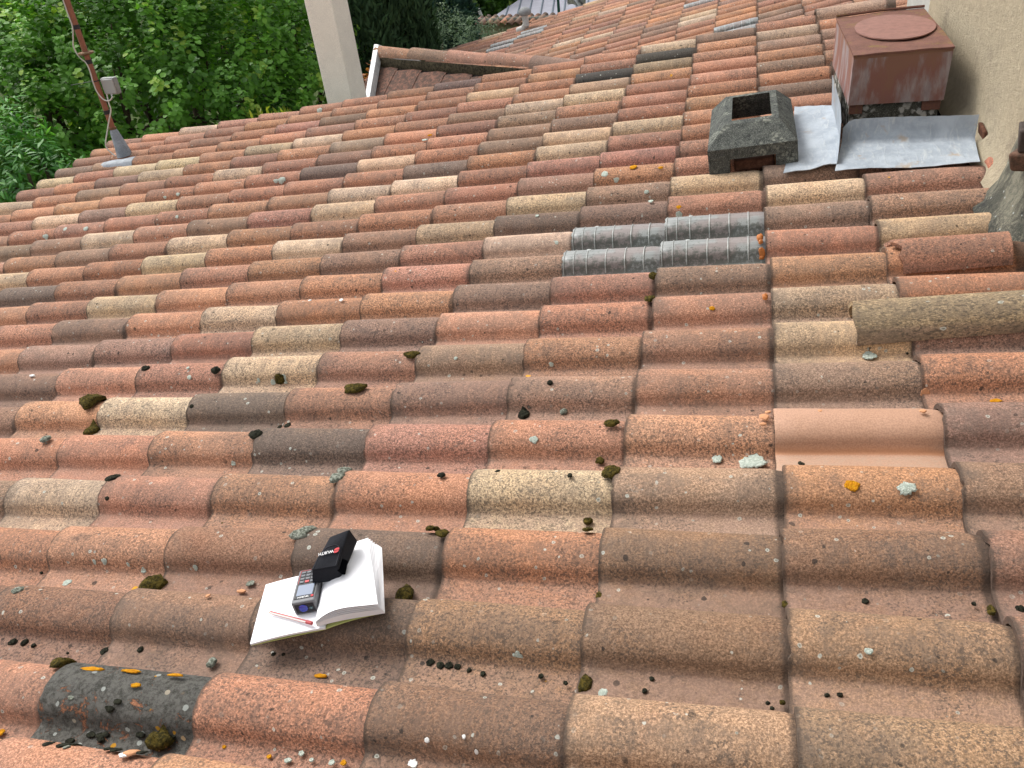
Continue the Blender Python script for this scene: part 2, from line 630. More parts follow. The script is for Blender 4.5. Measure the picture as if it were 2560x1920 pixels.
CHIMNEY_HOLE = lambda u, v: .40 < u < .70 and 3.1 < v < 3.75
slots = []
for r in range(-2, 25):
    for c in range(-15, 3):
        if c < -14: continue
        u0, v0 = cu(c), rv(r)
        if r >= 9 and c >= 2: continue
        if (r, c) in ((9, 1),): pass
        fr = surf_frame(c, r)
        o = fr[0]
        corners = [w(o + fr[1] * a * L + fr[2] * b + fr[3] * h) for a in (0, 1) for b in (-.15, .07) for h in (0, .065)]
        q = proj(corners)
        if (q[:, 2] < .15).any():
            if (q[:, 2] < -.2).any(): continue
            inside = False; area = 0
        else:
            x0, x1 = max(q[:, 0].min(), 0), min(q[:, 0].max(), 2560)
            y0, y1 = max(q[:, 1].min(), 0), min(q[:, 1].max(), 1920)
            inside = x1 > x0 + 3 and y1 > y0 + 3
            area = (x1 - x0) * (y1 - y0) if inside else 0
            if q[:, 0].min() > 3600 or q[:, 0].max() < -1100 or q[:, 1].min() > 2600: continue
        slots.append((area, r, c, fr))
slots.sort(key=lambda s_: -s_[0])


class Merge:
    def __init__(s): s.V, s.F, s.lp, s.col, s.n = [], [], [], [], 0

    def add(s, V, F, mat, col):
        X = V @ mat[:3, :3].T + mat[:3, 3]
        s.V.append(X); s.lp.append(V)
        s.F += [tuple(i + s.n for i in f) for f in F]
        s.col.append(np.tile(col, (len(V), 1)))
        s.n += len(V)

    def build(s, name, parent, m):
        me = mesh_from(name, np.concatenate(s.V), s.F, [m])
        finish_tile(me, np.concatenate(s.lp))
        at = me.attributes.new('tc', 'FLOAT_COLOR', 'POINT')
        at.data.foreach_set('color', np.concatenate(s.col).ravel())
        o = link(name, me, parent)
        tag(o, kind='stuff')
        return o


# clear plastic tile
def clear_material():
    t = NT('clear_plastic')
    P = t.co()
    x, y, z = t.sep(P)
    st = t.noise(t.scale(P, (1.2, 22, 22)), 4, 4, .6, .4)
    n = t.noise(P, 60, 6, .8)
    c = t.mix(t.ss(st, .25, .78), (.155, .165, .160), (.275, .29, .28))
    c = t.mix(t.math('MULTIPLY', t.ss(t.noise(P, 7, 2, .5), .5, .6), .5), c, (.20, .13, .115))
    dm = t.math('ADD', n, t.ss(y, -.02, -.07, 0, .17))
    c = t.mix(t.ss(dm, .56, .68, 0, .8), c, (.075, .08, .068))
    nr = t.bump(t.math('ADD', st, t.math('MULTIPLY', n, .1)), .0015, .6)
    return t.fin(c, t.ss(dm, .45, .65, .38, .7), nr, .45)


MCLEAR = clear_material()
MRIB = simple('white_rib', (.40, .42, .40), .4, .5, 0, 60, .4, .0004)
MCLEARL = NT('clear_plastic_edge').fin((.30, .32, .30), .4, None, .5)
V, F = tile_geo(50)
CLEAR_ME = mesh_from('clear_tile', V, F, [MCLEAR]); finish_tile(CLEAR_ME)


def rib_mesh(x0, wd, hgt=.0022):
    V, F = [], []
    pr = PROF[6:19]
    for (y, z) in pr:
        k = math.hypot(y, z) or 1
        for dx, up in ((-wd, 0), (-wd * .5, hgt), (wd * .5, hgt), (wd, 0)):
            V.append((x0 + dx, y * (1 + up / k) * (1 - .05 * x0 / TL), z * (1 + up / k) + (.0008 if up else -.0006)))
    for i in range(len(pr) - 1):
        for k in range(3):
            a = i * 4 + k
            F.append((a, a + 1, a + 5, a + 4))
    return mesh_from('rib', V, F, [MRIB])


RIBS = [rib_mesh(x0, wd, .0016) for x0, wd in ((.008, .0016), (.045, .0016), (.093, .0024), (.163, .0024), (.233, .0024), (.300, .0024))]
bl = MB()
for k in range(7):
    a = 2 * math.pi * k / 7
pv = [(.0935 + .010 * math.cos(a) * (1 if k % 2 else .7), .022 + .014 * math.sin(a), 0) for k, a in ((k, 2 * math.pi * k / 10) for k in range(10))]


def rollz(y):
    for (y0, z0), (y1, z1) in zip(PROF, PROF[1:]):
        if y0 <= y <= y1: return z0 + (z1 - z0) * (y - y0) / (y1 - y0 + 1e-9)
    return 0


bv = [(.0935, .020, rollz(.020) + .004)] + [(x, y, rollz(y) + .0012) for x, y, _ in pv]
BLOB_ME = mesh_from('sealant_patch', bv, [(0, 1 + k, 1 + (k + 1) % 10) for k in range(10)], [MRIB])

OVER = {}
merge = Merge()
count = 0
for area, r, c, fr in slots:
    rr = random.Random(r * 97 + c * 13 + 5)
    code = code_for(r, c, rr)
    if CHIMNEY_HOLE(cu(c) + .2, rv(r)): continue
    if c == 1 and r >= 14 and r <= 17: continue
    o, ex, ey, ez, sx = fr
    o, ex, ey, ez = jitter(o, ex, ey, ez, rr, .4 if code == 't' else 1.0)
    if c == 1 and r == 24: o = o + ez * .02
    M = mat_from(o, ex, ey, ez, sx)
    if r >= 10 and c == 1: M = mat_from(o, ex, ey, ez, sx * 1.12)
    if code == 't':
        t = link('clear_tile', CLEAR_ME, house, mat=M)
        t['label'] = 'clear grey plastic roll tile'
        for me in RIBS + [BLOB_ME]:
            link(me.name.split('.')[0], me, t)
        continue
    col = tcol(code, rr)
    if r <= 3 and code in 'bdg': col = (col[0] * .88, col[1] * .82, col[2] * .74, 1)
    if area > 0 and count < 290:
        t = link('roof_tile', TILE_ME[rr.randrange(7)], house, mat=M)
        t.color = col
        if (r, c) == (1, -4): OVER['t'] = t
        if code == 'n':
            t['label'] = 'clean new pale terracotta tile'
            NEWTILE = t
        count += 1
    else:
        V, F = (LOWV, LOWF)
        merge.add(V, F, np.array(M), (*col[:3], rr.random()))
merge.build('roof_tile', house, MTM)

# the overgrown grey tile at the lower left
def crust_material():
    t = NT('overgrown_terracotta')
    P = t.co()
    x, y, z = t.sep(P)
    n = t.noise(P, 14, 8, .8, .6)
    m = t.noise(P, 70, 6, .8)
    f = t.noise(P, 260, 4, .75)
    bare = t.mix(t.ss(f, .35, .65), (.46, .215, .12), (.30, .14, .085))
    crust = t.mix(t.ss(m, .40, .62), (.150, .145, .130), (.060, .058, .050))
    crust = t.mix(t.ss(f, .52, .62, 0, .6), crust, (.16, .16, .15))
    low = t.ss(y, .02, -.05)
    k = t.ss(t.math('ADD', n, t.math('MULTIPLY', low, .07)), .63, .67)
    c = t.mix(k, crust, bare)
    v = t.voro(t.vmath('ADD', P, t.scale(t.noise(P, 60, 2, .5, out=1), (.008, .008, .008))), 55)
    k2 = t.math('MULTIPLY', t.ss(v.outputs['Distance'], .34, .28), t.ss(t.sep(v.outputs['Color'])[0], .80, .82))
    c = t.mix(k2, c, t.mix(t.ss(t.sep(v.outputs['Color'])[1], .70, .72), (.36, .38, .35), (.52, .26, .03)))
    h = t.math('ADD', t.math('MULTIPLY', m, 1.6), t.math('ADD', f, t.math('MULTIPLY', k, -1.2)))
    return t.fin(c, .97, t.bump(h, .005, 1.0), .1)
OVER['t'].data = OVER['t'].data.copy()
OVER['t'].data.materials.clear(); OVER['t'].data.materials.append(crust_material())
OVER['t']['label'] = 'dark grey tile overgrown with crusty lichen and bare orange patches'
# new clean tile: same clay, unweathered
t = NT('new_terracotta')
P = t.co()
c = t.mix(t.ss(t.noise(P, 8, 3, .5), .3, .7), (.42, .25, .17), (.385, .225, .148))
c = t.mix(.8, c, t.mix(t.ss(t.noise(P, 260, 4, .7), .40, .60), (.80, .80, .80), (1.12, 1.12, 1.12)), 'MULTIPLY')
c = t.mix(t.ss(t.noise(P, 20, 6, .8), .55, .72, 0, .35), c, (.30, .22, .17))
yy = t.sep(P)[1]
c = t.mix(t.math('MULTIPLY', t.ss(t.math('ABSOLUTE', t.math('ADD', yy, .073)), .010, .002), .6), c, (.36, .15, .06))
c = t.mix(t.math('MULTIPLY', t.ss(yy, -.075, -.09), t.ss(t.noise(P, 50, 5, .8), .35, .7, .2, .75)), c, (.36, .26, .19))
MNEW = t.fin(c, .7, t.bump(t.noise(t.scale(P, (1, 3, 3)), 60, 3, .6), .0008, .7), .3)
me = NEWTILE.data.copy(); me.materials.clear(); me.materials.append(MNEW); NEWTILE.data = me

MDARKWOOD = simple('roof_underlay', (.045, .038, .033), .95)
# deck under the tiles
G = [[w(rp(u, v, -.022)) for u in np.linspace(-5.0, 1.1, 26)] for v in np.linspace(-.9, 5.22, 26)]
mb = MB(); mb.grid(G, thick=.12)
mb.build('roof_deck', MDARKWOOD, house, smooth=False)
MPLASTER = simple('plaster', (.50, .45, .33), .95, .1, 0, 6, .25, .002)
mb = MB()
for a, b, c_, d in ((-4.86, -.9, -4.6, 5.1), (-4.6, 4.85, .9, 5.1)):
    z0 = -4.0
    tops = [rw(a, b, -.14), rw(c_, b, -.14), rw(c_, d, -.14), rw(a, d, -.14)]
    mb.hexa([np.array([q[0], q[1], z0]) for q in tops], tops)
mb.build('house_wall', MPLASTER, house, smooth=False)

# ------------------------------------------------------------------ the lower roof beyond
RB = rod(QB[3:6])
MB4 = np.eye(4)
MB4[:3, :3] = M3 @ RB
MB4[:3, 3] = M3 @ (np.array(QB[:3]) - RB[:, 2] * .065)
far = empty('far_roof', (0, 0, 0), 'long terracotta tiled roof beyond the first one, with a pipe vent and clear tiles', 'roof', mat=Matrix(MB4.tolist()))
fs = []
for r in range(-5, 18):
    for c in range(-12, 3):
        if c == -12 and r < 14: pass
        P = MB4[:3, :3] @ np.array([c * L + .18, r * W, .06]) + MB4[:3, 3]
        q = proj(P)[0]
        if q[1] < -160 or q[1] > 300: continue
        uu = M3.T @ P
        # hidden right under the front roof: leave out
        if uu[1] < 5.45: continue
        vis = 0 < q[0] + 60 and q[0] < 2350 and q[1] > -12 and q[1] < 190
        fs.append((vis, (2560 - abs(q[0] - 1700)) if vis else 0, r, c))
merge = Merge(); count = 0
TRB = {(-1, 0), (-2, 7), (-9, 13), (-8, 13), (-9, 12), (-8, 14), (-1, -1), (-2, -1)}
for vis, _, r, c in sorted(fs, key=lambda s_: -s_[1]):
    rr = random.Random(r * 57 + c * 7 + 1001)
    o = np.array([c * L, r * W + .02 * math.sin(c * .7), .0125 + .006 * math.sin(r * .9 + c * .5)])
    ex = np.array([L, 0, -.0115]); ex /= np.linalg.norm(ex)
    ey = np.array([0., 1, 0]); ez = np.cross(ex, ey)
    o, ex, ey, ez = jitter(o, ex, ey, ez, rr)
    M = mat_from(o, ex, ey, ez)
    if (c, r) in TRB:
        t = link('clear_tile', CLEAR_ME, far, mat=M)
        t['label'] = 'clear grey plastic roll tile'
        for me in RIBS[2:]: link('rib', me, t)
        continue
    code = rr.choices('spocb', (52, 26, 8, 4, 10))[0]
    col = tcol(code, rr)
    if vis and count < 290:
        t = link('roof_tile', TILE_ME[rr.randrange(7)], far, mat=M)
        t.color = col; count += 1
    else:
        merge.add(LOWV, LOWF, np.array(M), (*col[:3], rr.random()))
if merge.n: merge.build('roof_tile', far, MTM)
mb = MB()
b4 = lambda x, y, z: MB4[:3, :3] @ np.array([x, y, z]) + MB4[:3, 3]
mb.hexa([b4(-4.2, -1.6, -.14), b4(1.0, -1.2, -.14), b4(1.0, 17.6 * W, -.14), b4(-4.2, 17.6 * W, -.14)],
        [b4(-4.2, -1.6, -.02), b4(1.0, -1.2, -.02), b4(1.0, 17.6 * W, -.02), b4(-4.2, 17.6 * W, -.02)])
o = mb.build('roof_deck', MDARKWOOD, None, origin=(0, 0, 0), smooth=False)
o.parent = far; o.matrix_parent_inverse = far.matrix_world.inverted()
mb = MB()
q = [b4(-4.0, -1.4, -.15), b4(.9, -1.2, -.15), b4(.9, 17 * W, -.15), b4(-4.0, 17 * W, -.15)]
mb.hexa([np.array([p[0], p[1], -4.0]) for p in q], q)
o = mb.build('house_wall', MPLASTER, None, origin=(0, 0, 0), smooth=False)
o.parent = far; o.matrix_parent_inverse = far.matrix_world.inverted()

# pipe vent with mushroom cap on the far roof
MPVC = simple('old_white_pipe', (.60, .60, .57), .6, .4, 0, 25, .3, .0005)
MPVCG = simple('grey_vent_cap', (.30, .31, .31), .7, .3, 0, 25, .3, .0005)
# (positions on the far roof plane)
def hitB(px, py, h=0.065):
    d = ray(px, py); n = MB4[:3, 2]; o_ = MB4[:3, 3] + n * h
    return CAMP + ((o_ - CAMP) @ n) / (d @ n) * d
p0 = hitB(1295, 78)
p1 = hitB(1316, 72)
vent = empty('roof_vent_pipe', p0, 'small white elbow pipe with a grey mushroom cap standing on the far roof', 'vent')
sc_ = np.linalg.norm(p0 - CAMP) / FPX      # metres per photo pixel there
upz = np.array([0, 0, 1.0])
mb = MB()
mb.tube([p0 + upz * .00, p0 + (p1 - p0) * .7 + upz * .01, p1 + upz * .05, p1 + upz * .12, p1 + upz * .17], [.045, .045, .044, .043, .043], 14)
mb.build('elbow_pipe', MPVC, vent)
mb = MB()
top = p1 + upz * .17
mb.tube([top + upz * z for z in (-.01, .0, .02, .05, .075, .09, .094)], [.05, .075, .082, .078, .055, .025, .002], 16)
mb.build('mushroom_cap', MPVCG, vent)

# ------------------------------------------------------------------ ridge of the small gable behind the front roof
MRIDGE = terracotta('ridge_terracotta')
HR = -.22
RA, RBp = at_z(944, 120, HR), at_z(1455, 152, HR)
rdir = (RBp - RA); rlen = np.linalg.norm(rdir); rdir /= rlen
nper = np.array([rdir[1], -rdir[0], 0]); nper = nper if nper[1] < 0 else -nper   # towards the camera
gable = empty('gable_roof', RA - upz * .1, 'small brown flat-tiled gable roof with rounded ridge tiles and a white edge strip', 'roof')
capn = 5
caplen = rlen / capn
def half_round(mb, a, d, side, up_, ln, r0, r1, th=.014, n=12, nx=5, drop=.02, wob=0, mi=0, jag=None):
    a, d, side, up_ = map(lambda q: np.array(q, float), (a, d, side, up_))
    outer, inner = [], []
    for i in range(nx + 1):
        f = i / nx
        rr_ = r0 + (r1 - r0) * f
        ro, ri = [], []
        for k in range(n + 1):
            t_ = math.pi * k / n
            ww = wob * fbm(f * 4, k * .4, 0, 3)
            x = f * ln
            if jag and i == 0: x += jag(k / n)
            for lst, rad_ in ((ro, rr_ + ww), (ri, rr_ - th + ww)):
                p = a + d * x + side * (math.cos(t_) * rad_) + up_ * (math.sin(t_) * rad_ * 1.0 - drop * (0 if 0 < k < n else 0))
                lst.append(p)
        outer.append(ro); inner.append(ri)
    V = [p for row in outer for p in row] + [p for row in inner for p in row]
    m = (nx + 1) * (n + 1)
    F = []
    for i in range(nx):
        for k in range(n):
            q = i * (n + 1) + k
            F.append((q, q + n + 1, q + n + 2, q + 1)); F.append((m + q, m + q + 1, m + q + n + 2, m + q + n + 1))
    for k in range(n):
        F.append((k, k + 1, m + k + 1, m + k)); q = nx * (n + 1) + k; F.append((q + 1, q, m + q, m + q + 1))
    for i in range(nx):
        for k in (0, n):
            q = i * (n + 1) + k
            F.append((q, q + n + 1, m + q + n + 1, m + q) if k else (q + n + 1, q, m + q, m + q + n + 1))
    mb.add(V, F, mi)


def set_lp(o, sc=1.0, off=(0, 0, 0)):
    me = o.data
    at = me.attributes.new('lp', 'FLOAT_VECTOR', 'POINT')
    co = np.zeros(len(me.vertices) * 3); me.vertices.foreach_get('co', co)
    co = co.reshape(-1, 3) * sc + np.array(off)
    mx_ = co[:, 0].max()
    if mx_ > .345: co[:, 0] *= .344 / mx_
    at.data.foreach_set('vector', co.ravel())


def basis_obj(name, V, F, origin, ax, mat, parent=None, lpoff=(0.05, 0.03, 0), smooth=True):
    """mesh given in world axes, stored in the frame ax (rows) at origin"""
    A = np.array(ax, float)
    Vl = (np.array(V) - origin) @ A.T
    me = mesh_from(name, Vl, F, [mat] if not isinstance(mat, list) else mat, smooth)
    me.set_sharp_from_angle(angle=math.radians(45))
    o = bpy.data.objects.new(name, me); COL.objects.link(o)
    Mx = Matrix(((A[0][0], A[1][0], A[2][0], origin[0]), (A[0][1], A[1][1], A[2][1], origin[1]), (A[0][2], A[1][2], A[2][2], origin[2]), (0, 0, 0, 1)))
    if parent is not None:
        o.parent = parent
        o.matrix_local = parent.matrix_world.inverted() @ Mx
    else: o.matrix_world = Mx
    set_lp(o, 1.0, lpoff)
    return o


bpy.context.view_layer.update()
capr = .085
for k in range(capn):
    a = RA + rdir * (caplen * k) + upz * (-.075 + .010 + rnd.uniform(-.006, .006))
    mb = MB()
    half_round(mb, a, rdir, nper, upz + rdir * .03, caplen + .03, capr * 1.04, capr * .84)
    o = basis_obj('ridge_tile', mb.V, mb.F, a, (rdir, -nper, upz), MRIDGE, gable)
    o.color = tcol('pbppb'[k], rnd)
# mortar bed below the caps
MMORTAR = simple('mossy_mortar', (.10, .085, .055), .97, .1, 0, 40, .75, .006, dark=(.025, .022, .016))
MMORTARG = simple('grey_mortar', (.16, .155, .13), .97, .1, 0, 25, .7, .006, dark=(.035, .034, .028))
SLOPE = math.radians(28)
dh_ = np.array([math.sin(math.radians(7)), -math.cos(math.radians(7)), 0])
down = dh_ * math.cos(SLOPE) - upz * math.sin(SLOPE)
nsl = np.cross(rdir, down); nsl = nsl if nsl[2] > 0 else -nsl
mb = MB()
G = []
for i in range(41):
    f = i / 40 * rlen
    j_ = .008 * fbm(f * 30, 1, 0, 2)
    G.append([RA + rdir * f + nper * (capr - .002) + upz * (-.072), RA + rdir * f + nper * (capr + .004) + upz * (-.125 + j_), RA + rdir * f + down * (capr + .022 + j_) + upz * -.112])
mb.grid(G)
mb.build('mortar_bed', MMORTAR, gable)
# flat tiles
def flat_material():
    t = NT('brown_flat_tile')
    oi = t.n('ObjectInfo')
    P = t.vmath('ADD', t.co(), t.scale(oi.outputs['Location'], (3.1, 2.7, 1.9)))
    n1 = t.noise(P, 22, 7, .75)
    n2 = t.noise(P, 180, 4, .7)
    c = t.mix(t.ss(n1, .36, .60), (.225, .118, .085), (.085, .060, .050))
    c = t.mix(t.math('MULTIPLY', t.ss(n2, .5, .62), .6), c, (.045, .034, .028))
    c = t.mix(t.ss(t.noise(P, 60, 5, .8), .66, .74, 0, .6), c, (.30, .27, .22))
    return t.fin(c, .95, t.bump(t.math('ADD', n1, n2), .003, .7), .1)


MFLAT = flat_material()
FW, FL_ = .335, .35
ftv = []
def flat_tile_mesh():
    mb = MB()
    g = .0035
    w2, l = FW - g, FL_ + .05
    # local x along ridge, y down slope, z normal
    mb.hexa([(g, 0, -.014), (w2, 0, -.014), (w2, l, -.014), (g, l, -.014)], [(g, 0, 0), (w2, 0, 0), (w2, l, 0), (g, l, 0)])
    mb.hexa([(w2 - .022, 0, .0002), (w2, 0, .0002), (w2, l, .0002), (w2 - .022, l, .0002)], [(w2 - .018, 0, .007), (w2 - .004, 0, .007), (w2 - .004, l, .007), (w2 - .018, l, .007)])
    return mesh_from('flat_tile', mb.V, mb.F, [MFLAT], smooth=False)


FME = flat_tile_mesh()
start = RA + down * .075 - upz * .108 + nsl * .0
for row in range(3):
    for k in range(int(rlen / FW) + 2):
        o_ = start + rdir * (k * FW - .03) + down * (row * FL_) + nsl * (.0)
        tilt = .045
        dd = down * math.cos(tilt) + nsl * math.sin(tilt); nn = np.cross(rdir, dd); nn = nn if nn[2] > 0 else -nn
        a = rdir
        if np.dot(np.cross(a, dd), nn) < 0:   # keep it right-handed
            o_ = o_ + rdir * FW; a = -rdir
        Mx = Matrix(((a[0], dd[0], nn[0], o_[0]), (a[1], dd[1], nn[1], o_[1]), (a[2], dd[2], nn[2], o_[2]), (0, 0, 0, 1)))
        ob = link('flat_tile', FME, gable); ob.matrix_local = gable.matrix_world.inverted() @ Mx
mb = MB()
s0 = RA + upz * -.12
downb = -nper * math.cos(SLOPE) - upz * math.sin(SLOPE)
mb.hexa([s0 + down * 1.5 - upz * .05, s0 + down * 1.5 + rdir * rlen - upz * .05, s0 + rdir * rlen - upz * .05, s0 - upz * .05], [s0 + down * 1.5, s0 + down * 1.5 + rdir * rlen, s0 + rdir * rlen, s0])
mb.hexa([s0 - upz * .05, s0 + rdir * rlen - upz * .05, s0 + downb * 1.2 + rdir * rlen - upz * .05, s0 + downb * 1.2 - upz * .05], [s0, s0 + rdir * rlen, s0 + downb * 1.2 + rdir * rlen, s0 + downb * 1.2])
mb.build('roof_deck', MDARKWOOD, gable, smooth=False)
mb = MB()
e0 = s0 + rdir * .08; e1 = s0 + rdir * (rlen - .05)
for a, b in ((e0, e0 + rdir * .2),):
    mb.hexa([np.array([*(a + down * 1.3)[:2], -4]), np.array([*(b + down * 1.3)[:2], -4]), np.array([*(b + downb * 1.05)[:2], -4]), np.array([*(a + downb * 1.05)[:2], -4])],
            [a + down * 1.3 - upz * .06, b + down * 1.3 - upz * .06, b + downb * 1.05 - upz * .06, a + downb * 1.05 - upz * .06])
mb.build('gable_wall', MPLASTER, gable, smooth=False)
MWHITE = simple('white_metal', (.62, .63, .62), .5, .4, 0, 20, .25, .0006)
mb = MB()
aa = RA - rdir * .045 + upz * .035
mb.hexa([aa - nsl * .09, aa + rdir * .07 - nsl * .09, aa + rdir * .07 + down * 1.5 - nsl * .09, aa + down * 1.5 - nsl * .09], [aa, aa + rdir * .07, aa + rdir * .07 + down * 1.5, aa + down * 1.5])
mb.hexa([aa - upz * .09 - nper * .001, aa + rdir * .07 - upz * .09 - nper * .001, aa + rdir * .07 + downb * 1.1 - upz * .09, aa + downb * 1.1 - upz * .09], [aa - nper * .001, aa + rdir * .07 - nper * .001, aa + rdir * .07 + downb * 1.1, aa + downb * 1.1])
mb.build('edge_strip', MWHITE, gable, bevel=.004)

# ------------------------------------------------------------------ cream pillar (tall plastered stack) beyond the eave
MCREAM = simple('cream_plaster', (.88, .85, .74), .9, .15, 0, 5, .08, .0015)
PY = 5.75
ql, qm, qr = at_y(820, 265, PY), at_y(893, 250, PY), None
pl = np.array([ql[0], ql[1]]); pm = np.array([qm[0], qm[1]])
tpl = at_y(770, 0, PY); 
fx = pm - pl; fl = np.linalg.norm(fx); fx /= fl
fy = np.array([-fx[1], fx[0]])
ang = math.radians(20)
mb = MB()
a0 = pl; a1 = pl + np.array([math.cos(-.02), math.sin(-.02)]) * .225
a2 = a1 + np.array([math.cos(1.52), math.sin(1.52)]) * .27; a3 = a0 + (a2 - a1)
mb.hexa([np.array([*q, -4.0]) for q in (a0, a1, a2, a3)], [np.array([*q, 2.6]) for q in (a0, a1, a2, a3)])
pil = mb.build('plastered_pillar', MCREAM, None, bevel=.006)
tag(pil, 'tall cream plastered pillar rising beyond the roof edge in front of the hedge', 'pillar')

# ------------------------------------------------------------------ wall on the right
def rough_wall_mat():
    t = NT('roughcast')
    P = t.co()
    n1 = t.noise(P, 2.2, 6, .65)
    n2 = t.noise(P, 38, 6, .75)
    n3 = t.noise(P, 190, 3, .7)
    c = t.mix(t.ss(n2, .3, .7), (.47, .40, .285), (.37, .32, .23))
    c = t.mix(t.ss(t.math('ADD', t.math('MULTIPLY', n1, .75), t.math('MULTIPLY', n2, .3)), .55, .70, 0, .75), c, (.25, .215, .165))
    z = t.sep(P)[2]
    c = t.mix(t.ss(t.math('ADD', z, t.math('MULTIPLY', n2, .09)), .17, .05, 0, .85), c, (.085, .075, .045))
    h = t.math('ADD', t.math('MULTIPLY', n2, 1.0), t.math('MULTIPLY', n3, .5))
    return t.fin(c, .97, t.bump(h, .016, 1.0), .1)


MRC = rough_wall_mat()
MSMOOTH = simple('smooth_grey_render', (.36, .37, .34), .9, .2, 0, 8, .2, .001)
mb = MB()
G = []
ys = np.linspace(4.12, -1.6, 96)
WX = .805
def wallpt(y, f):
    base = rw(WX, y, 0.02); 
    z = base[2] + f * 2.2
    fil = max(0, 1 - f * 2.2 / .09) if f * 2.2 < .09 else 0
    return np.array([base[0] - .06 * fil + .0015 * fbm(y * 9, z * 9), y, z])
G = [[wallpt(y, f) for f in (0, .01, .02, .04, .08, .15, .3, .5, .75, 1.0)] for y in ys]
mb.grid(G)
o_ = len(mb.V)
# body behind the face
a = rw(WX + .03, 4.12, 0.0); b = rw(WX + .03, -1.6, 0.0)
mb.hexa([np.array([a[0], 4.12, -4]), np.array([a[0] + .25, 4.12, -4]), np.array([a[0] + .25, -1.6, -4]), np.array([a[0], -1.6, -4])][::-1],
        [np.array([a[0], 4.12, 2.2]), np.array([a[0] + .25, 4.12, 2.2]), np.array([a[0] + .25, -1.6, 2.2]), np.array([a[0], -1.6, 2.2])][::-1])
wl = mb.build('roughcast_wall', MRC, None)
tag(wl, 'beige roughcast house wall rising behind the rusty chimney at the top of the roof', 'wall')
mb = MB()
a = rw(WX + .02, 4.13, 0)[0]
mb.hexa([np.array(q) for q in ((a, 4.13, -4), (a + .3, 4.13, -4), (a + .3, 4.86, -4), (a, 4.86, -4))], [np.array(q) for q in ((a, 4.13, 2.2), (a + .3, 4.13, 2.2), (a + .3, 4.86, 2.2), (a, 4.86, 2.2))])
o = mb.build('smooth_wall_pier', MSMOOTH, None, bevel=.004)
tag(o, 'smooth grey rendered wall pier adjoining the far end of the roughcast wall', 'wall')

# ------------------------------------------------------------------ rusty chimney with lead flashing
def rust_mat(name, side=True):
    t = NT(name)
    P = t.co()
    x, y, z = t.sep(P)
    st = t.noise(t.scale(P, (1, 1, .28)), 11, 5, .62)
    st2 = t.noise(t.scale(P, (1, 1, .2)), 60, 4, .7)
    n = t.noise(P, 14, 7, .75)
    f = t.noise(P, 160, 4, .75)
    rust = t.mix(t.ss(n, .35, .65), (.175, .085, .065), (.120, .060, .048))
    rust = t.mix(t.ss(f, .5, .65, 0, .5), rust, (.24, .105, .06))
    if side:
        zinc = t.mix(t.ss(st2, .35, .65), (.31, .285, .285), (.22, .205, .215))
        red = t.mix(t.ss(st, .40, .56), t.mix(.25, zinc, (.19, .085, .068)), (.19, .085, .068))
        edge = t.math('ADD', t.ss(z, .165, .205), t.math('MULTIPLY', n, .4))
        c = t.mix(t.ss(edge, .50, .66), red, (.17, .082, .050))
        c = t.mix(t.math('MULTIPLY', t.ss(t.math('ADD', st, t.ss(z, .08, .2, 0, .12)), .56, .66), .55), c, (.20, .105, .065))
        m = t.ss(edge, .5, .62)
        return t.fin(c, .55, t.bump(t.math('ADD', n, f), .0012, .6), .4)
    c = t.mix(t.ss(t.noise(P, 9, 6, .8), .52, .66, 0, .75), rust, (.19, .125, .038))
    return t.fin(c, .85, t.bump(t.math('ADD', n, f), .003, .8), .2)


MRUSTS = rust_mat('streaked_rusty_sheet')
MRUST = rust_mat('rust', False)


def lead_mat():
    t = NT('lead_sheet')
    P = t.co()
    n = t.noise(P, 10, 6, .7, .3)
    s_ = t.noise(t.scale(P, (4, 1, 1)), 12, 5, .7, 1.0)
    c = t.mix(t.ss(n, .35, .65), (.33, .37, .41), (.235, .27, .305))
    c = t.mix(t.ss(s_, .52, .70, 0, .5), c, (.46, .48, .47))
    c = t.mix(t.ss(t.noise(P, 6.5, 4, .7), .60, .70, 0, .6), c, (.30, .20, .09))
    return t.fin(c, .5, t.bump(t.math('ADD', n, s_), .004, .7), .5)


MLEAD = lead_mat()
MBASE = None
def lichen_concrete(name, dark=(.045, .045, .038), light=(.50, .50, .47), amount=.60, scale=38, col2=(.10, .10, .085)):
    t = NT(name)
    P = t.co()
    n = t.noise(P, 30, 7, .8)
    f = t.noise(P, 260, 3, .7)
    c = t.mix(t.ss(n, .35, .65), dark, col2)
    c = t.mix(t.ss(f, .52, .66, 0, .6), c, tuple(q * 3.2 for q in col2))
    v = t.voro(t.vmath('ADD', P, t.scale(t.noise(P, 70, 3, .6, out=1), (.02, .02, .02))), scale)
    k = t.math('MULTIPLY', t.ss(v.outputs['Distance'], .55, .35), t.ss(t.noise(P, 8, 3, .6), amount - .06, amount + .04))
    c = t.mix(t.math('MULTIPLY', k, .9), c, light)
    return t.fin(c, .97, t.bump(t.math('ADD', n, t.math('MULTIPLY', f, .5)), .008, 1.0), .1)


MBASE = lichen_concrete('lichen_masonry', amount=.50)
MCOWL = lichen_concrete('dark_concrete', dark=(.040, .043, .042), light=(.24, .25, .21), amount=.60, scale=70, col2=(.105, .112, .100))

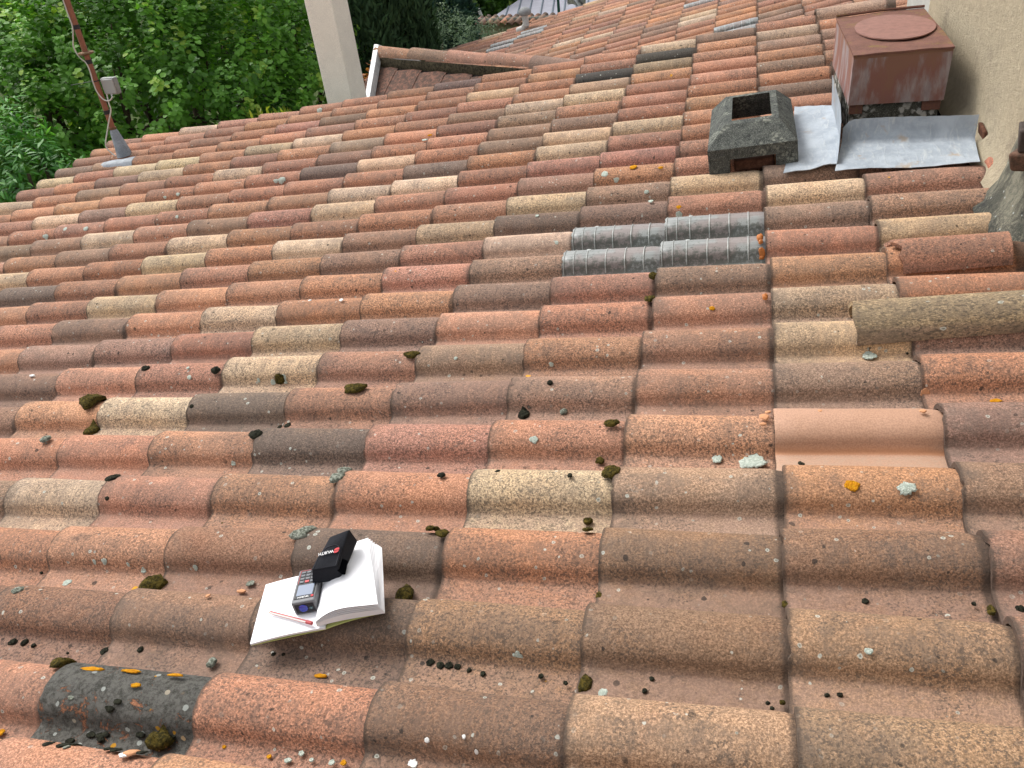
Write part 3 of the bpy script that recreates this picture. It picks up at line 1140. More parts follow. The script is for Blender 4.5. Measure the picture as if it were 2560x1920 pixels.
CY = 3.02
tfl = at_y(2135, 141, CY); HT = tfl[2]
c_fl, c_fr, c_bl, c_br = tfl, at_z(2385, 119, HT), at_z(2091.5, 48, HT), at_z(2309, 23, HT)
b_fl, b_fr = at_y(2120, 264, CY), at_y(2359, 250, CY + .03)
HB = (b_fl[2] + b_fr[2]) / 2
b_fl = at_z(2120, 264, HB); b_fr = at_z(2359, 250, HB); b_bl = at_z(2081, 161, HB); b_br = b_bl + (c_br - c_bl) * .97
chim = empty('rusty_chimney', whit(2110, 352, .05), 'square rusty sheet metal chimney cap on a lichened masonry stub with lead flashing', 'chimney')
bpy.context.view_layer.update()
mb = MB()
ins = .010
mid_t = [c_fl, c_fr, c_br, c_bl]; mid_b = [b_fl, b_fr, b_br, b_bl]
for i in range(4):
    j = (i + 1) % 4
    A, B_, C_, D_ = mid_b[i], mid_b[j], mid_t[j], mid_t[i]
    G = [[A * (1 - u) * (1 - v) + B_ * u * (1 - v) + C_ * u * v + D_ * (1 - u) * v for u in np.linspace(0, 1, 9)] for v in np.linspace(0, 1, 7)]
    nn = np.cross(B_ - A, D_ - A); nn /= np.linalg.norm(nn)
    for a in range(7):
        for b in range(9):
            G[a][b] = G[a][b] - nn * (.003 * math.sin(math.pi * b / 8) * math.sin(math.pi * a / 6)) 
    mb.grid(G, thick=.003, nrm=nn)
mb.build('metal_box', MRUSTS, chim, origin=np.array([b_fl[0], b_fl[1], HB]))
mb = MB()
cen = sum(mid_t) / 4
lid = [cen + (p - cen) * 1.012 for p in mid_t]
N_ = 12
G = []
for a in range(N_ + 1):
    row = []
    for b in range(N_ + 1):
        u, v = b / N_, a / N_
        p = lid[0] * (1 - u) * (1 - v) + lid[1] * u * (1 - v) + lid[2] * u * v + lid[3] * (1 - u) * v
        p = p + upz * (.004 * fbm(u * 4, v * 4, 0, 4) + .006)
        row.append(p)
    G.append(row)
mb.grid(G, thick=.008)
# rolled rim at the back edge
mb.tube([lid[3] + upz * .012, (lid[3] + lid[2]) / 2 + upz * .016, lid[2] + upz * .012], .007, 6)
mb.build('metal_lid', MRUST, chim)
mb = MB()
dpx = [(2135, 78), (2236, 108), (2338, 73), (2236, 46)]
dc = sum(at_z(*q, HT) for q in dpx) / 4
ea = (at_z(2338, 73, HT) - at_z(2135, 78, HT)) / 2; eb = (at_z(2236, 46, HT) - at_z(2236, 108, HT)) / 2
top = dc + upz * .017
ring = [[top + upz * (-.0 - .001 * abs(k - 24) / 24) + (ea * math.cos(t_) + eb * math.sin(t_)) * rr_ for k, t_ in enumerate(np.linspace(0, 2 * math.pi, 49))] for rr_ in (0.001, .5, .9, 1.0)]
mb.grid(ring, thick=.005)
MDISC = simple('pale_rust', (.25, .125, .098), .75, .3, 0, 25, .25, .001)
mb.build('round_disc', MDISC, chim)
mb = MB()
mb.tube([dc + upz * .002, dc + upz * .013], np.linalg.norm(ea) * .85, 24)
mb.build('disc_collar', MRUST, chim)
# masonry stub
mb = MB()
cen_b = (b_fl + b_fr + b_br + b_bl) / 4
st = [cen_b + (p - cen_b) * .93 for p in mid_b]
G = []
for lv in range(9):
    f = lv / 8
    ringp = []
    for i in range(4):
        A, B_ = st[i], st[(i + 1) % 4]
        for s_ in np.linspace(0, 1, 9)[:-1]:
            p = A * (1 - s_) + B_ * s_
            nrm = p - cen_b; nrm[2] = 0; nrm /= np.linalg.norm(nrm)
            zb = -0.12
            z = HB + .03 - f * (HB + .03 - zb)
            ringp.append(np.array([p[0], p[1], z]) + nrm * (.012 * f + .006 * fbm(s_ * 6 + i * 3, f * 8, 0, 7)))
    G.append(ringp + [ringp[0]])
mb.grid(G)
mb.build('masonry_stub', MBASE, chim)
mb = MB()
F0, F1 = st[0] + (st[0] - cen_b) * .035, st[1] + (st[1] - cen_b) * .035
for a, b in ((0, .15), (.80, 1.0)):
    A, B_ = F0 * (1 - a) + F1 * a, F0 * (1 - b) + F1 * b
    dn = np.array([0, 0, -1.0])
    fy_ = np.array([0, -1.0, 0]) * .006
    mb.hexa([A + dn * .040, B_ + dn * .040, B_ + dn * .040 - fy_, A + dn * .040 - fy_], [A, B_, B_ - fy_, A - fy_])
    mb.build('metal_foot', MRUST, chim, smooth=False)
    mb = MB()
# front flashing: upstand + apron, bent from one sheet
foldL, foldR = hit(2104, 357, .085), hit(2437, 346, .085)
apL, apR = hit(2087, 428, .072), hit(2450, 408, .072)
G = []
for k in range(25):
    f = k / 24
    fo = w(foldL * (1 - f) + foldR * f); ap = w(apL * (1 - f) + apR * f)
    bdir = np.array([0, .02, 1.0])
    hgt = .092 + .003 * math.sin(f * 5) if f > .05 else .060 + .6 * f
    tp = fo + bdir * hgt
    row = [tp, fo * .5 + tp * .5, fo + (tp - fo) * .12, fo + (ap - fo) * .04, fo + (ap - fo) * .35, fo + (ap - fo) * .7, ap + upz * (.004 * math.sin(f * 8) + .002)]
    row = [p + np.array([0, 0, .0012 * fbm(k * .9, i * 2.0, 0, 1)]) for i, p in enumerate(row)]
    G.append(row)
mb = MB(); mb.grid(G, thick=.0028, nrm=(0, -.5, .86))
mb.build('lead_apron', MLEAD, chim, autosmooth=60)
# side flashing spreading over the tiles below and left of the stub
edge_top = [(2079, 248), (2040, 256), (2010, 262), (1986, 268)]
G = []
for k in range(15):
    f = k / 14                   # 0 = back, 1 = front
    # along the chimney foot (right side) and outer edge (left side)
    pr = hit(2079 + (2104 - 2079) * f, 262 + (362 - 262) * f, .09)
    if f > .8: pr = hit(2104 - (f - .8) * 60, 342 + (f - .8) * 5 * 66, .08)
    plft = hit(1986 - 6 * f - 22 * f * f, 268 + 164 * f, .078)
    row = []
    for m_ in range(9):
        g = m_ / 8
        p = pr * (1 - g) + plft * g
        rise = .0 + .004 * math.sin(p[1] / W * 2 * math.pi) * (g) + .005 * fbm(g * 4, f * 5, 0, 8)
        if f > .9: rise += .004 * math.sin(g * 9)
        row.append(w(p + np.array([0, 0, rise])))
    up0 = w(pr + np.array([.004, 0, .13 if f < .8 else max(.13 - (f - .8) * .6, .02)]))
    G.append([up0, up0 * .4 + row[0] * .6] + row)
mb = MB(); mb.grid(G, thick=.0028)
mb.build('lead_side_flashing', MLEAD, chim, autosmooth=60)

# ------------------------------------------------------------------ concrete vent cowl
cowl = empty('concrete_vent_cowl', rw(-.02, 3.1, .07), 'dark weathered concrete vent cowl with a square hole, left of the rusty chimney', 'vent')
bpy.context.view_layer.update()
U0, U1, V0, V1 = -.203, .147, 2.80, 3.40
zr, zb_, zt = .158, .058, .225
def cw(u, v, z): return w(np.array([u, v, zf(-.02, 3.1) + z]))
def subd(mb, quad, n=8, amp=.004, seed=0, mi=0):
    A, B_, C_, D_ = quad
    nn = np.cross(B_ - A, D_ - A); nn /= np.linalg.norm(nn)
    G = []
    for a in range(n + 1):
        row = []
        for b in range(n + 1):
            u, v = b / n, a / n
            p = A * (1 - u) * (1 - v) + B_ * u * (1 - v) + C_ * u * v + D_ * (1 - u) * v
            e = 0 if (a in (0, n) or b in (0, n)) else 1
            row.append(p + nn * amp * e * fbm(p[0] * 45, p[1] * 45, p[2] * 45, seed))
        G.append(row)
    mb.grid(G, mi)
mb = MB()
rim = [cw(U0, V0, zr), cw(U1, V0, zr), cw(U1, V1, zr), cw(U0, V1, zr)]
H0 = (-.134, .082, 2.905, 3.34)
ringo = [cw(H0[0], H0[2], zt), cw(H0[1], H0[2], zt), cw(H0[1], H0[3], zt), cw(H0[0], H0[3], zt)]
I0 = (-.104, .054, 2.945, 3.30)
ringi = [cw(I0[0], I0[2], zt + .003), cw(I0[1], I0[2], zt + .003), cw(I0[1], I0[3], zt + .003), cw(I0[0], I0[3], zt + .003)]
inn = [cw(I0[0] - .03, I0[2] - .04, zt - .06), cw(I0[1] + .03, I0[2] - .04, zt - .06), cw(I0[1] + .03, I0[3] + .04, zt - .06), cw(I0[0] - .03, I0[3] + .04, zt - .06)]
for i in range(4):
    j = (i + 1) % 4
    subd(mb, (rim[i], rim[j], ringo[j], ringo[i]), 8, .005, i)
    subd(mb, (ringo[i], ringo[j], ringi[j], ringi[i]), 6, .002, i)
    mb.add([ringi[i], ringi[j], inn[j], inn[i]], [(0, 1, 2, 3)])
    low = [cw(U0, V0, zr - .045), cw(U1, V0, zr - .045), cw(U1, V1, zr - .045), cw(U0, V1, zr - .045)]
    subd(mb, (low[i], low[j], rim[j], rim[i]), 8, .003, i + 5)
    T = .035
    li = [cw(U0 + T, V0 + T, zr - .045), cw(U1 - T, V0 + T, zr - .045), cw(U1 - T, V1 - T, zr - .045), cw(U0 + T, V1 - T, zr - .045)]
    mb.add([low[j], low[i], li[i], li[j]], [(0, 1, 2, 3)])
    mb.add([li[j], li[i], inn[i], inn[j]], [(0, 1, 2, 3)])
mb.build('cowl_top', MCOWL, cowl, autosmooth=50)
for su, sv in ((0, 0), (1, 0), (1, 1), (0, 1)):
    a = U0 if su == 0 else U1 - .085
    b = V0 if sv == 0 else V1 - .085
    mb = MB()
    bz = zb_ - .004
    q = [(a, b), (a + .085, b), (a + .085, b + .085), (a, b + .085)]
    mb.hexa([cw(x, y, bz) for x, y in q], [cw(x + .0005, y + .0005, zr - .044) for x, y in q])
    mb.build('foot', MCOWL, cowl, bevel=.004)
mb = MB()
mb.hexa([cw(U0 + .1, V0 + .035, .045), cw(U1 - .09, V0 + .035, .045), cw(U1 - .09, V1 - .1, .045), cw(U0 + .1, V1 - .1, .045)],
        [cw(U0 + .1, V0 + .035, .092), cw(U1 - .09, V0 + .035, .092), cw(U1 - .09, V1 - .1, .085), cw(U0 + .1, V1 - .1, .085)])
MCLAYD = simple('dark_clay', (.12, .055, .035), .9, .1, 0, 40, .5, .002)
mb.build('inner_collar', MCLAYD, cowl, bevel=.01)

# ------------------------------------------------------------------ second chimney at the right edge
ch2 = empty('mortared_chimney', rw(.86, 2.15, .03), 'grey mortar chimney stub capped by a dark clay slab at the right edge', 'chimney')
bpy.context.view_layer.update()
mb = MB()
cx, cy = .93, 2.17
rings = []
for lv, (rad_, h) in enumerate(((.285, .02), (.255, .055), (.222, .10), (.195, .16), (.175, .22), (.165, .27), (.16, .33))):
    row = []
    for k in range(33):
        t_ = 2 * math.pi * k / 32
        rr_ = rad_ * (1 + .07 * fbm(t_ * 2.0 if k < 32 else 0, lv * .8, 0, 3)) * (1 + .12 * math.cos(4 * t_) * -0.5)
        row.append(rw(cx + rr_ * math.cos(t_) * .95, cy + rr_ * math.sin(t_) * 1.25, h + (.012 * math.sin(t_ * 5) if lv == 0 else 0)))
    rings.append(row)
mb.grid(rings)
def mortar2():
    t = NT('streaked_mortar')
    P = t.co()
    n = t.noise(t.scale(P, (1, 1, .5)), 12, 7, .75, .4)
    f = t.noise(P, 120, 4, .75)
    z = t.sep(P)[2]
    c = t.mix(t.ss(n, .40, .58), (.20, .19, .145), (.075, .075, .060))
    c = t.mix(t.ss(t.noise(P, 7, 5, .8), .54, .64), c, (.035, .036, .033))
    c = t.mix(t.math('MULTIPLY', t.ss(z, .10, -.02), t.ss(f, .42, .55)), c, (.04, .042, .038))
    v = t.voro(P, 70)
    c = t.mix(t.math('MULTIPLY', t.ss(v.outputs['Distance'], .3, .2), t.ss(t.sep(v.outputs['Color'])[0], .93, .94)), c, (.30, .32, .30))
    return t.fin(c, .95, t.bump(t.math('ADD', n, t.math('MULTIPLY', f, .7)), .010, 1.0), .2)
MMORT2 = mortar2()
mb.build('mortar_flare', MMORT2, ch2, autosmooth=80)
mb = MB()
t_fl = at_y(2517, 384, 2.08); b_fl2 = at_y(2521, 432, 2.08)
t_bl = at_z(2540, 369, t_fl[2]); dx2 = np.array([.42, -.05, 0])
t_bl = t_fl + (t_bl - t_fl) * 1.3
zb2 = b_fl2[2]; x0 = t_fl[0]
mb.hexa([b_fl2 + np.array([.004, .004, 0]), b_fl2 + dx2, np.array([t_bl[0], t_bl[1], zb2]) + dx2, np.array([t_bl[0], t_bl[1], zb2])], [t_fl, t_fl + dx2, t_bl + dx2, t_bl])
def s2(x, y, z): return np.array([x, y, z])
MSLAB = simple('dark_clay_slab', (.17, .095, .065), .92, .15, 0, 30, .7, .006, dark=(.06, .045, .035))
mb.build('clay_slab', MSLAB, ch2, bevel=.010)
mb = MB()
pz = t_fl[2]
pq = at_z(2543, 383, pz); pt = at_y(2549, 326, pq[1] + .01)
mb.hexa([pq, pq + np.array([.25, -.02, 0]), pq + np.array([.25, .12, 0]), pq + np.array([.03, .12, 0])],
        [pt, pt + np.array([.2, -.02, 0]), pt + np.array([.2, .09, 0]), pt + np.array([.02, .09, 0])])
MDKM = simple('dark_mossy_iron', (.06, .045, .038), .8, .3, 0, 30, .6, .004)
mb.build('iron_pot', MDKM, ch2, bevel=.006)
mb = MB()
mb.tube([rw(cx, cy, .33), np.array([rw(cx, cy, .33)[0], cy, zb2 + .01])], .15, 20)
mb.build('stub_neck', MMORT2, ch2)

# ------------------------------------------------------------------ loose canal tiles
def canal(name, u0, v0, u1, v1, h0, h1, r0, r1, code, label, jag=None, th=.013):
    a, b = rw(u0, v0, h0), rw(u1, v1, h1)
    d = b - a; ln = np.linalg.norm(d); d /= ln
    side = np.cross(d, upz); side /= np.linalg.norm(side)       # towards the camera
    up_ = np.cross(side, d)
    mb = MB()
    half_round(mb, a, d, side, up_, ln, r0, r1, th=th, n=16, nx=10, wob=.0015, jag=jag)
    o = basis_obj(name, mb.V, mb.F, a, (d, -side, up_), MCANAL, None, lpoff=(0.03, 0.0, 0))
    o.color = tcol(code, rnd)
    return tag(o, label, 'roof tile')


MCANAL = terracotta('canal_terracotta')
canal('loose_roof_tile', .372, 9 * W + .005, .70, 9 * W - .004, .030, .032, .076, .070, 'p',
      'broken red half-round tile with a jagged left end lying loose by the mortared chimney',
      jag=lambda f: .055 * (1 - f) ** 2 * (1 if f < .5 else 1) + .012 * math.sin(f * 21))
canal('loose_roof_tile', .225, 7 * W + .018, .80, 7 * W + .02, .042, .050, .083, .070, 'c',
      'long mossy yellow-grey half-round tile lying loose across the row near the right edge',
      jag=lambda f: .004 * math.sin(f * 13))
for o in bpy.data.objects:
    if o.name.startswith('loose_roof_tile') and 'mossy' in o['label']: o.color = (.34, .262, .165, 1)
bpy.context.view_layer.update()
# ribbed end collar of the top tile by the wall
mb = MB()
rc = []
for k, (x, r_) in enumerate(((0, .066), (.012, .078), (.026, .079), (.034, .068), (.052, .067), (.060, .080), (.074, .080), (.082, .066))):
    row = []
    for q in range(13):
        t_ = math.pi * q / 12
        row.append(rw(.775 + x, 12 * W + .002 - math.cos(t_) * r_, .006 + math.sin(t_) * r_))
    rc.append(row)
mb.grid(rc, thick=.008)
o_ = rw(.775, 12 * W, 0)
o = basis_obj('ribbed_tile_collar', mb.V, mb.F, o_, np.eye(3), MCANAL, None)
o.color = (.42, .17, .11, 1)
tag(o, 'short ribbed red clay collar ending the tile row below the lead apron', 'roof tile')
mb = MB()
mb.hexa([rw(.80, 2.74, .02), rw(.83, 2.74, .02), rw(.83, 2.84, .02), rw(.80, 2.84, .02)], [rw(.795, 2.76, .12), rw(.81, 2.75, .12), rw(.81, 2.83, .13), rw(.795, 2.84, .13)])
o = mb.build('clay_shard', MCLAYD, None, bevel=.006)
tag(o, 'upright broken clay shard between the end of the lead apron and the wall', 'shard')

# ------------------------------------------------------------------ antenna mast
MBROWN = simple('brown_paint', (.27, .105, .060), .55, .4, 0, 15, .25, .0005)
MZINC = simple('zinc_flashing', (.27, .30, .33), .6, .3, 0, 18, .35, .0015)
MTAPE = NT('black_tape').fin((.018, .018, .022), .5, None, .4)
MCABLE = NT('white_cable').fin((.55, .54, .49), .5, None, .4)
MGREYBOX = simple('grey_plastic', (.24, .25, .24), .55, .4, 0, 12, .2, .0004)
my = 4.70
mast = empty('antenna_mast', whit(300, 385, .07), 'brown antenna mast with taped white cable and a grey junction box at the roof edge', 'mast')
bpy.context.view_layer.update()
mp = lambda px, py: at_y(px, py, my)
P_bot, P_top = mp(300, 372), mp(160, -20)
dM = P_top - P_bot; dM /= np.linalg.norm(dM)
rm = .0195
mb = MB(); mb.tube([P_bot, P_top, P_top + dM * 1.6], rm, 16); mb.build('pole', MBROWN, mast)
def onm(px, py):
    """nearest point of the mast axis to a pixel row"""
    A, B_ = proj(P_bot)[0], proj(P_top)[0]
    f = (py - A[1]) / (B_[1] - A[1])
    lo, hi = 0.0, 1.2
    for _ in range(40):
        m_ = (lo + hi) / 2
        if proj(P_bot + (P_top - P_bot) * m_)[0][1] > py: lo = m_
        else: hi = m_
    return P_bot + (P_top - P_bot) * lo
for py in (67, 154, 280):
    c0 = onm(0, py); mb = MB(); mb.tube([c0 - dM * .014, c0 + dM * .014], rm + .0025, 14); mb.build('tape_band', MTAPE, mast)
c0 = onm(0, 202); mb = MB(); mb.tube([c0 - dM * .004, c0 + dM * .004], rm + .0015, 12); mb.build('cable_tie', MTAPE, mast)
c0 = onm(0, 132); mb = MB()
mb.tube([c0 - dM * .016, c0 - dM * .010, c0 - dM * .004, c0 + dM * .004, c0 + dM * .010], [rm, .042, .056, .052, rm], 24)
MCOLLAR = simple('mossy_collar', (.22, .13, .07), .85, .2, 0, 30, .4, .001)
mb.build('disc_collar', MCOLLAR, mast)
mb = MB()
cb, ctp = whit(309, 380, .085), onm(0, 326)
mb.tube([cb - upz * .03, cb + (ctp - cb) * .15, cb + (ctp - cb) * .9, ctp, ctp + dM * .01], [.058, .050, .031, .027, .024], 18)
mb.build('flashing_cone', MZINC, mast)
mb = MB()
c0 = onm(0, 321); mb.tube([c0 - dM * .006, c0 + dM * .008], .026, 14); mb.build('hose_clamp', MCOLLAR, mast)
# flashing sheet draped over one roll
mb = MB()
fu0, fv0 = hit(283, 394, .07)[:2]; fu1 = hit(372, 380, .07)[0]
vc = round((hit(325, 388, .07)[1]) / W); vc = rv(int(vc))
G = []
for k in range(13):
    f = k / 12
    u = fu0 + (fu1 - fu0) * f
    row = []
    for m_ in range(11):
        y = -.085 + .16 * m_ / 10
        row.append(rw(u, vc + y, max(rollz(max(min(y, .066), -.16)), .012) + .016 + .002 * math.sin(u * 40)))
    G.append(row)
mb.grid(G, thick=.003); mb.build('flashing_sheet', MZINC, mast)
# junction box behind the pole
cbx = mp(268, 218) + np.array([0, .045, 0])
bx = ray(300, 215) - ray(240, 215); bx[1] = 0; bx /= np.linalg.norm(bx)
by_ = np.array([0, 1.0, 0]); bz_ = dM
ax = (np.cross(by_, bz_) * 1.0, by_, bz_)
mb = MB(); mb.box(cbx, .112, .045, .115, ax); mb.build('junction_box', MGREYBOX, mast, bevel=.006)
mb = MB(); mb.box(cbx - by_ * .028, .098, .012, .100, ax); 
MLID = NT('pale_lid').fin((.36, .37, .36), .5, None, .4)
mb.build('box_lid', MLID, mast, bevel=.004)
def smooth_path(pts, n=6):
    out = []
    P_ = [np.array(p, float) for p in pts]
    for i in range(len(P_) - 1):
        p0_, p1_, p2_, p3_ = P_[max(i - 1, 0)], P_[i], P_[i + 1], P_[min(i + 2, len(P_) - 1)]
        for k in range(n):
            t_ = k / n
            out.append(.5 * ((2 * p1_) + (-p0_ + p2_) * t_ + (2 * p0_ - 5 * p1_ + 4 * p2_ - p3_) * t_ ** 2 + (-p0_ + 3 * p1_ - 3 * p2_ + p3_) * t_ ** 3))
    return out + [P_[-1]]
cab = lambda px, py, dy=-.02: at_y(px, py, my + dy)
mb = MB()
mb.tube(smooth_path([cab(147, -30), cab(168, 30), cab(181, 66), cab(183, 95), cab(184, 118), cab(198, 142), cab(215, 157), cab(225, 178), cab(233, 206), cab(243, 230), cab(258, 248), cab(272, 252), cab(280, 244), cab(278, 236, .01)]), .0048, 8)
mb.tube(smooth_path([cab(267, 236, .01), cab(272, 258), cab(277, 275), cab(273, 300), cab(268, 330), cab(264, 358), cab(268, 372), cab(283, 386), cab(292, 392)]), .0048, 8)
mb.build('cable', MCABLE, mast)
mb = MB()
mb.tube([at_y(252, 201, my + .0), at_y(215, 206, my + .02), at_y(178, 213, my + .04)], .0025, 6)
mb.build('cable_tie_tail', MTAPE, mast)

# ------------------------------------------------------------------ notebook, pencil, meter, pouch
MPAPER = NT('paper').fin((.84, .84, .86), .8, None, .2)
MYELLOW = NT('yellow_cover').fin((.50, .52, .18), .5, None, .3)
Zm = lambda x, y: (560 + x / 4.367, 1280 + y / 4.367)
nbk = empty('notebook', whit(*Zm(1060, 1240), .07), 'open white notebook with fanned pages lying on the roof tiles', 'notebook')
bpy.context.view_layer.update()
HP = .082
def hz(x, y, h): return hit(*Zm(x, y), h)
BLc, TLc, SBc = hz(285, 1440, HP - .010), hz(455, 790, HP + .002), hz(1105, 1262, HP - .004)
STc = TLc + (SBc - BLc) * 1.0
def leaf_grid(A, B_, C_, D_, n=10, bulge=None):
    return [[(A * (1 - u) * (1 - v) + B_ * u * (1 - v) + C_ * u * v + D_ * (1 - u) * v) + (bulge(u, v) if bulge else 0) for u in np.linspace(0, 1, n + 1)] for v in np.linspace(0, 1, n + 1)]
Wg = lambda G: [[w(p) for p in row] for row in G]
lift = lambda d: np.array([0, 0, d])
mb = MB()
mb.grid(Wg(leaf_grid(BLc - lift(.0048), SBc - lift(.0048), STc - lift(.0048), TLc - lift(.0048))), thick=.0012)
mb.build('cover', MYELLOW, nbk, autosmooth=30)
bow = lambda u, v: np.array([0, 0, .004 * math.sin(u * math.pi) + .001 * math.sin(v * 4)])
sh = (SBc - BLc) * .006
mb = MB()
mb.grid(Wg(leaf_grid(BLc, SBc, STc, TLc, bulge=bow)), thick=.0048)
mb.build('left_page_block', MPAPER, nbk, autosmooth=30)
# right half: pages fanned up from the spine
SP0 = hz(1015, 1243, HP + .003)
spd = (TLc - BLc); 
SP1 = SP0 + spd * 1.0
heights = ((.006, 0), (.011, .1), (.016, .2), (.021, .3), (.026, .4), (.032, .55), (.038, .7), (.046, .85), (.056, 1.0))
BR0, TR0 = hz(1755, 1092, HP + .006), hz(1722, 385, HP + .016)
BR1, TR1 = hz(1758, 1010, HP + .036), hz(1575, 283, HP + .036)
for k, (hh, f) in enumerate(heights):
    A = SP0 + lift(.001 + .0012 * k); D_ = SP1 + lift(.001 + .0012 * k)
    B_ = BR0 * (1 - f) + BR1 * f + np.array([-.002 * k if k else 0, 0, 0]); C_ = TR0 * (1 - f) + TR1 * f
    amp = .004 + .016 * f
    bl_ = lambda u, v, amp=amp, k=k: np.array([0, 0, amp * math.sin(min(u * 1.6, 1) * math.pi / 2 * 1.0) * (1 - u) * 1.6 + .0008 * math.sin(v * 7 + k)])
    mb = MB(); mb.grid(Wg(leaf_grid(A, B_, C_, D_, 12, bl_)), thick=.0035 if k < 5 else .0012)
    mb.build('page', MPAPER, nbk, autosmooth=30)
mb = MB()
mb.grid(Wg(leaf_grid(SBc - lift(.004), BR0 - lift(.0028) - np.array([.003, 0, 0]), TR0 - lift(.005) - np.array([.004, 0, 0]), STc - lift(.006), 12, lambda u, v: np.array([0, 0, .004 * math.sin(u * math.pi)]))), thick=.0012)
mb.build('cover', MYELLOW, nbk, autosmooth=30)

MRED = NT('pencil_red').fin((.36, .035, .04), .4, None, .4)
MPW = NT('pencil_white').fin((.70, .66, .62), .5, None, .3)
MWOOD = NT('pencil_wood').fin((.55, .38, .22), .6, None, .3)
pa, pb = w(hz(480, 1090, HP + .008)), w(hz(960, 1215, HP + .008))
pen = empty('pencil', (pa + pb) / 2, 'red and white striped pencil lying across the left notebook page', 'pencil')
bpy.context.view_layer.update()
pd = pb - pa
mb = MB()
n0 = len(mb.V)
mb.tube([pa + pd * .06, pa + pd * .88], .0034, 6)
mb.m = [0, 1, 0, 1, 0, 1, 1, 1][:len(mb.F)]
mb.build('shaft', [MRED, MPW], pen, autosmooth=20)
mb = MB(); mb.tube([pa, pa + pd * .06], [.0004, .0033], 8); mb.build('tip', MWOOD, pen)
mb = MB(); mb.tube([pa + pd * .88, pa + pd], .0040, 10); mb.build('eraser_end', MRED, pen)

# laser distance meter
MDG = simple('charcoal_plastic', (.15, .152, .162), .5, .4, 0, 200, .2, .0003)
MBK = NT('black_gloss').fin((.008, .009, .012), .35, None, .3)
MLCD = NT('lcd').fin((.155, .19, .26), .15, None, .6)
MKEY = NT('key_grey').fin((.10, .105, .115), .5, None, .4)
MKRED = NT('key_red').fin((.42, .045, .05), .5, None, .4)
MLENS = NT('blue_lens').fin((.012, .03, .35), .08, None, .8)
MLOGO = NT('logo_red').fin((.55, .04, .05), .5, None, .3)
MLET = NT('letter_white').fin((.72, .72, .72), .6, None, .3)
hT = HP + .036
d_bl, d_br = hz(727, 1005, hT), hz(988, 958, hT)
d_tl = hz(752, 652, hT)
wx = d_br - d_bl; wl_ = np.linalg.norm(wx); wx /= wl_
ly = d_tl - d_bl; ly -= wx * (ly @ wx); ll = np.linalg.norm(ly); ly /= ll
nz = np.cross(wx, ly)
def dv(x, y, z): return w(d_bl + wx * x + ly * y + nz * z)      # x right, y away, z up from the top face
met = empty('laser_distance_meter', dv(wl_ / 2, ll / 2, -.034), 'charcoal laser distance meter with keypad and blue lens end lying on the notebook', 'measuring device')
bpy.context.view_layer.update()
mb = MB()
mb.hexa([dv(0, 0, -.034), dv(wl_, 0, -.034), dv(wl_, ll, -.034), dv(0, ll, -.034)], [dv(0, 0, 0), dv(wl_, 0, 0), dv(wl_, ll, 0), dv(0, ll, 0)])
mb.build('body', MDG, met, bevel=.0035, seg=3)
def plate(name, x0, y0, x1, y1, z0, z1, m, bev=.0008, par=met):
    mb = MB(); mb.hexa([dv(x0, y0, z0), dv(x1, y0, z0), dv(x1, y1, z0), dv(x0, y1, z0)], [dv(x0, y0, z1), dv(x1, y0, z1), dv(x1, y1, z1), dv(x0, y1, z1)])
    return mb.build(name, m, par, bevel=bev, smooth=False)
plate('face_plate', .0045, .010, wl_ - .0045, ll - .004, -.001, .0012, MBK)
plate('screen', .0085, .018, wl_ - .0075, .050, .0013, .0018, MLCD)
for (x0_, y0_, x1_, y1_) in ((.006, ll - .0068, wl_ - .006, ll - .0058), (.006, .055, .007, ll - .0062)):
    plate('red_trim', x0_, y0_, x1_, y1_, .0013, .0018, MKRED, 0)
kw = (wl_ - .016) / 3
for r_ in range(4):
    for c_ in range(3):
        y0_ = .0560 + r_ * .0098
        m = MKRED if (r_, c_) in ((0, 1), (3, 2)) else MKEY
        if ll - y0_ - .0065 < .006: continue
        plate('key', .0090 + c_ * kw, y0_, .0090 + c_ * kw + kw * .80, y0_ + .0065, .0013, .0027, m, .0006)
# lens end
def fv(x, z, d): return w(d_bl + wx * x - nz * z + ly * (-d))
mb = MB(); mb.hexa([fv(.0055, .029, -.004), fv(wl_ - .0055, .029, -.004), fv(wl_ - .0055, .029, .0008), fv(.0055, .029, .0008)], [fv(.0055, .006, -.004), fv(wl_ - .0055, .006, -.004), fv(wl_ - .0055, .006, .0008), fv(.0055, .006, .0008)])
mb.build('lens_window', MBK, met, smooth=False)
mb = MB(); mb.tube([fv(.022, .0165, .0009), fv(.022, .0165, .0022)], [.0095, .0085], 20); mb.build('lens', MLENS, met)
mb = MB(); mb.tube([fv(.038, .018, .0009), fv(.038, .018, .0017)], .0035, 14); mb.build('small_lens', NT('teal_glass').fin((.02, .07, .08), .1, None, .8), met)


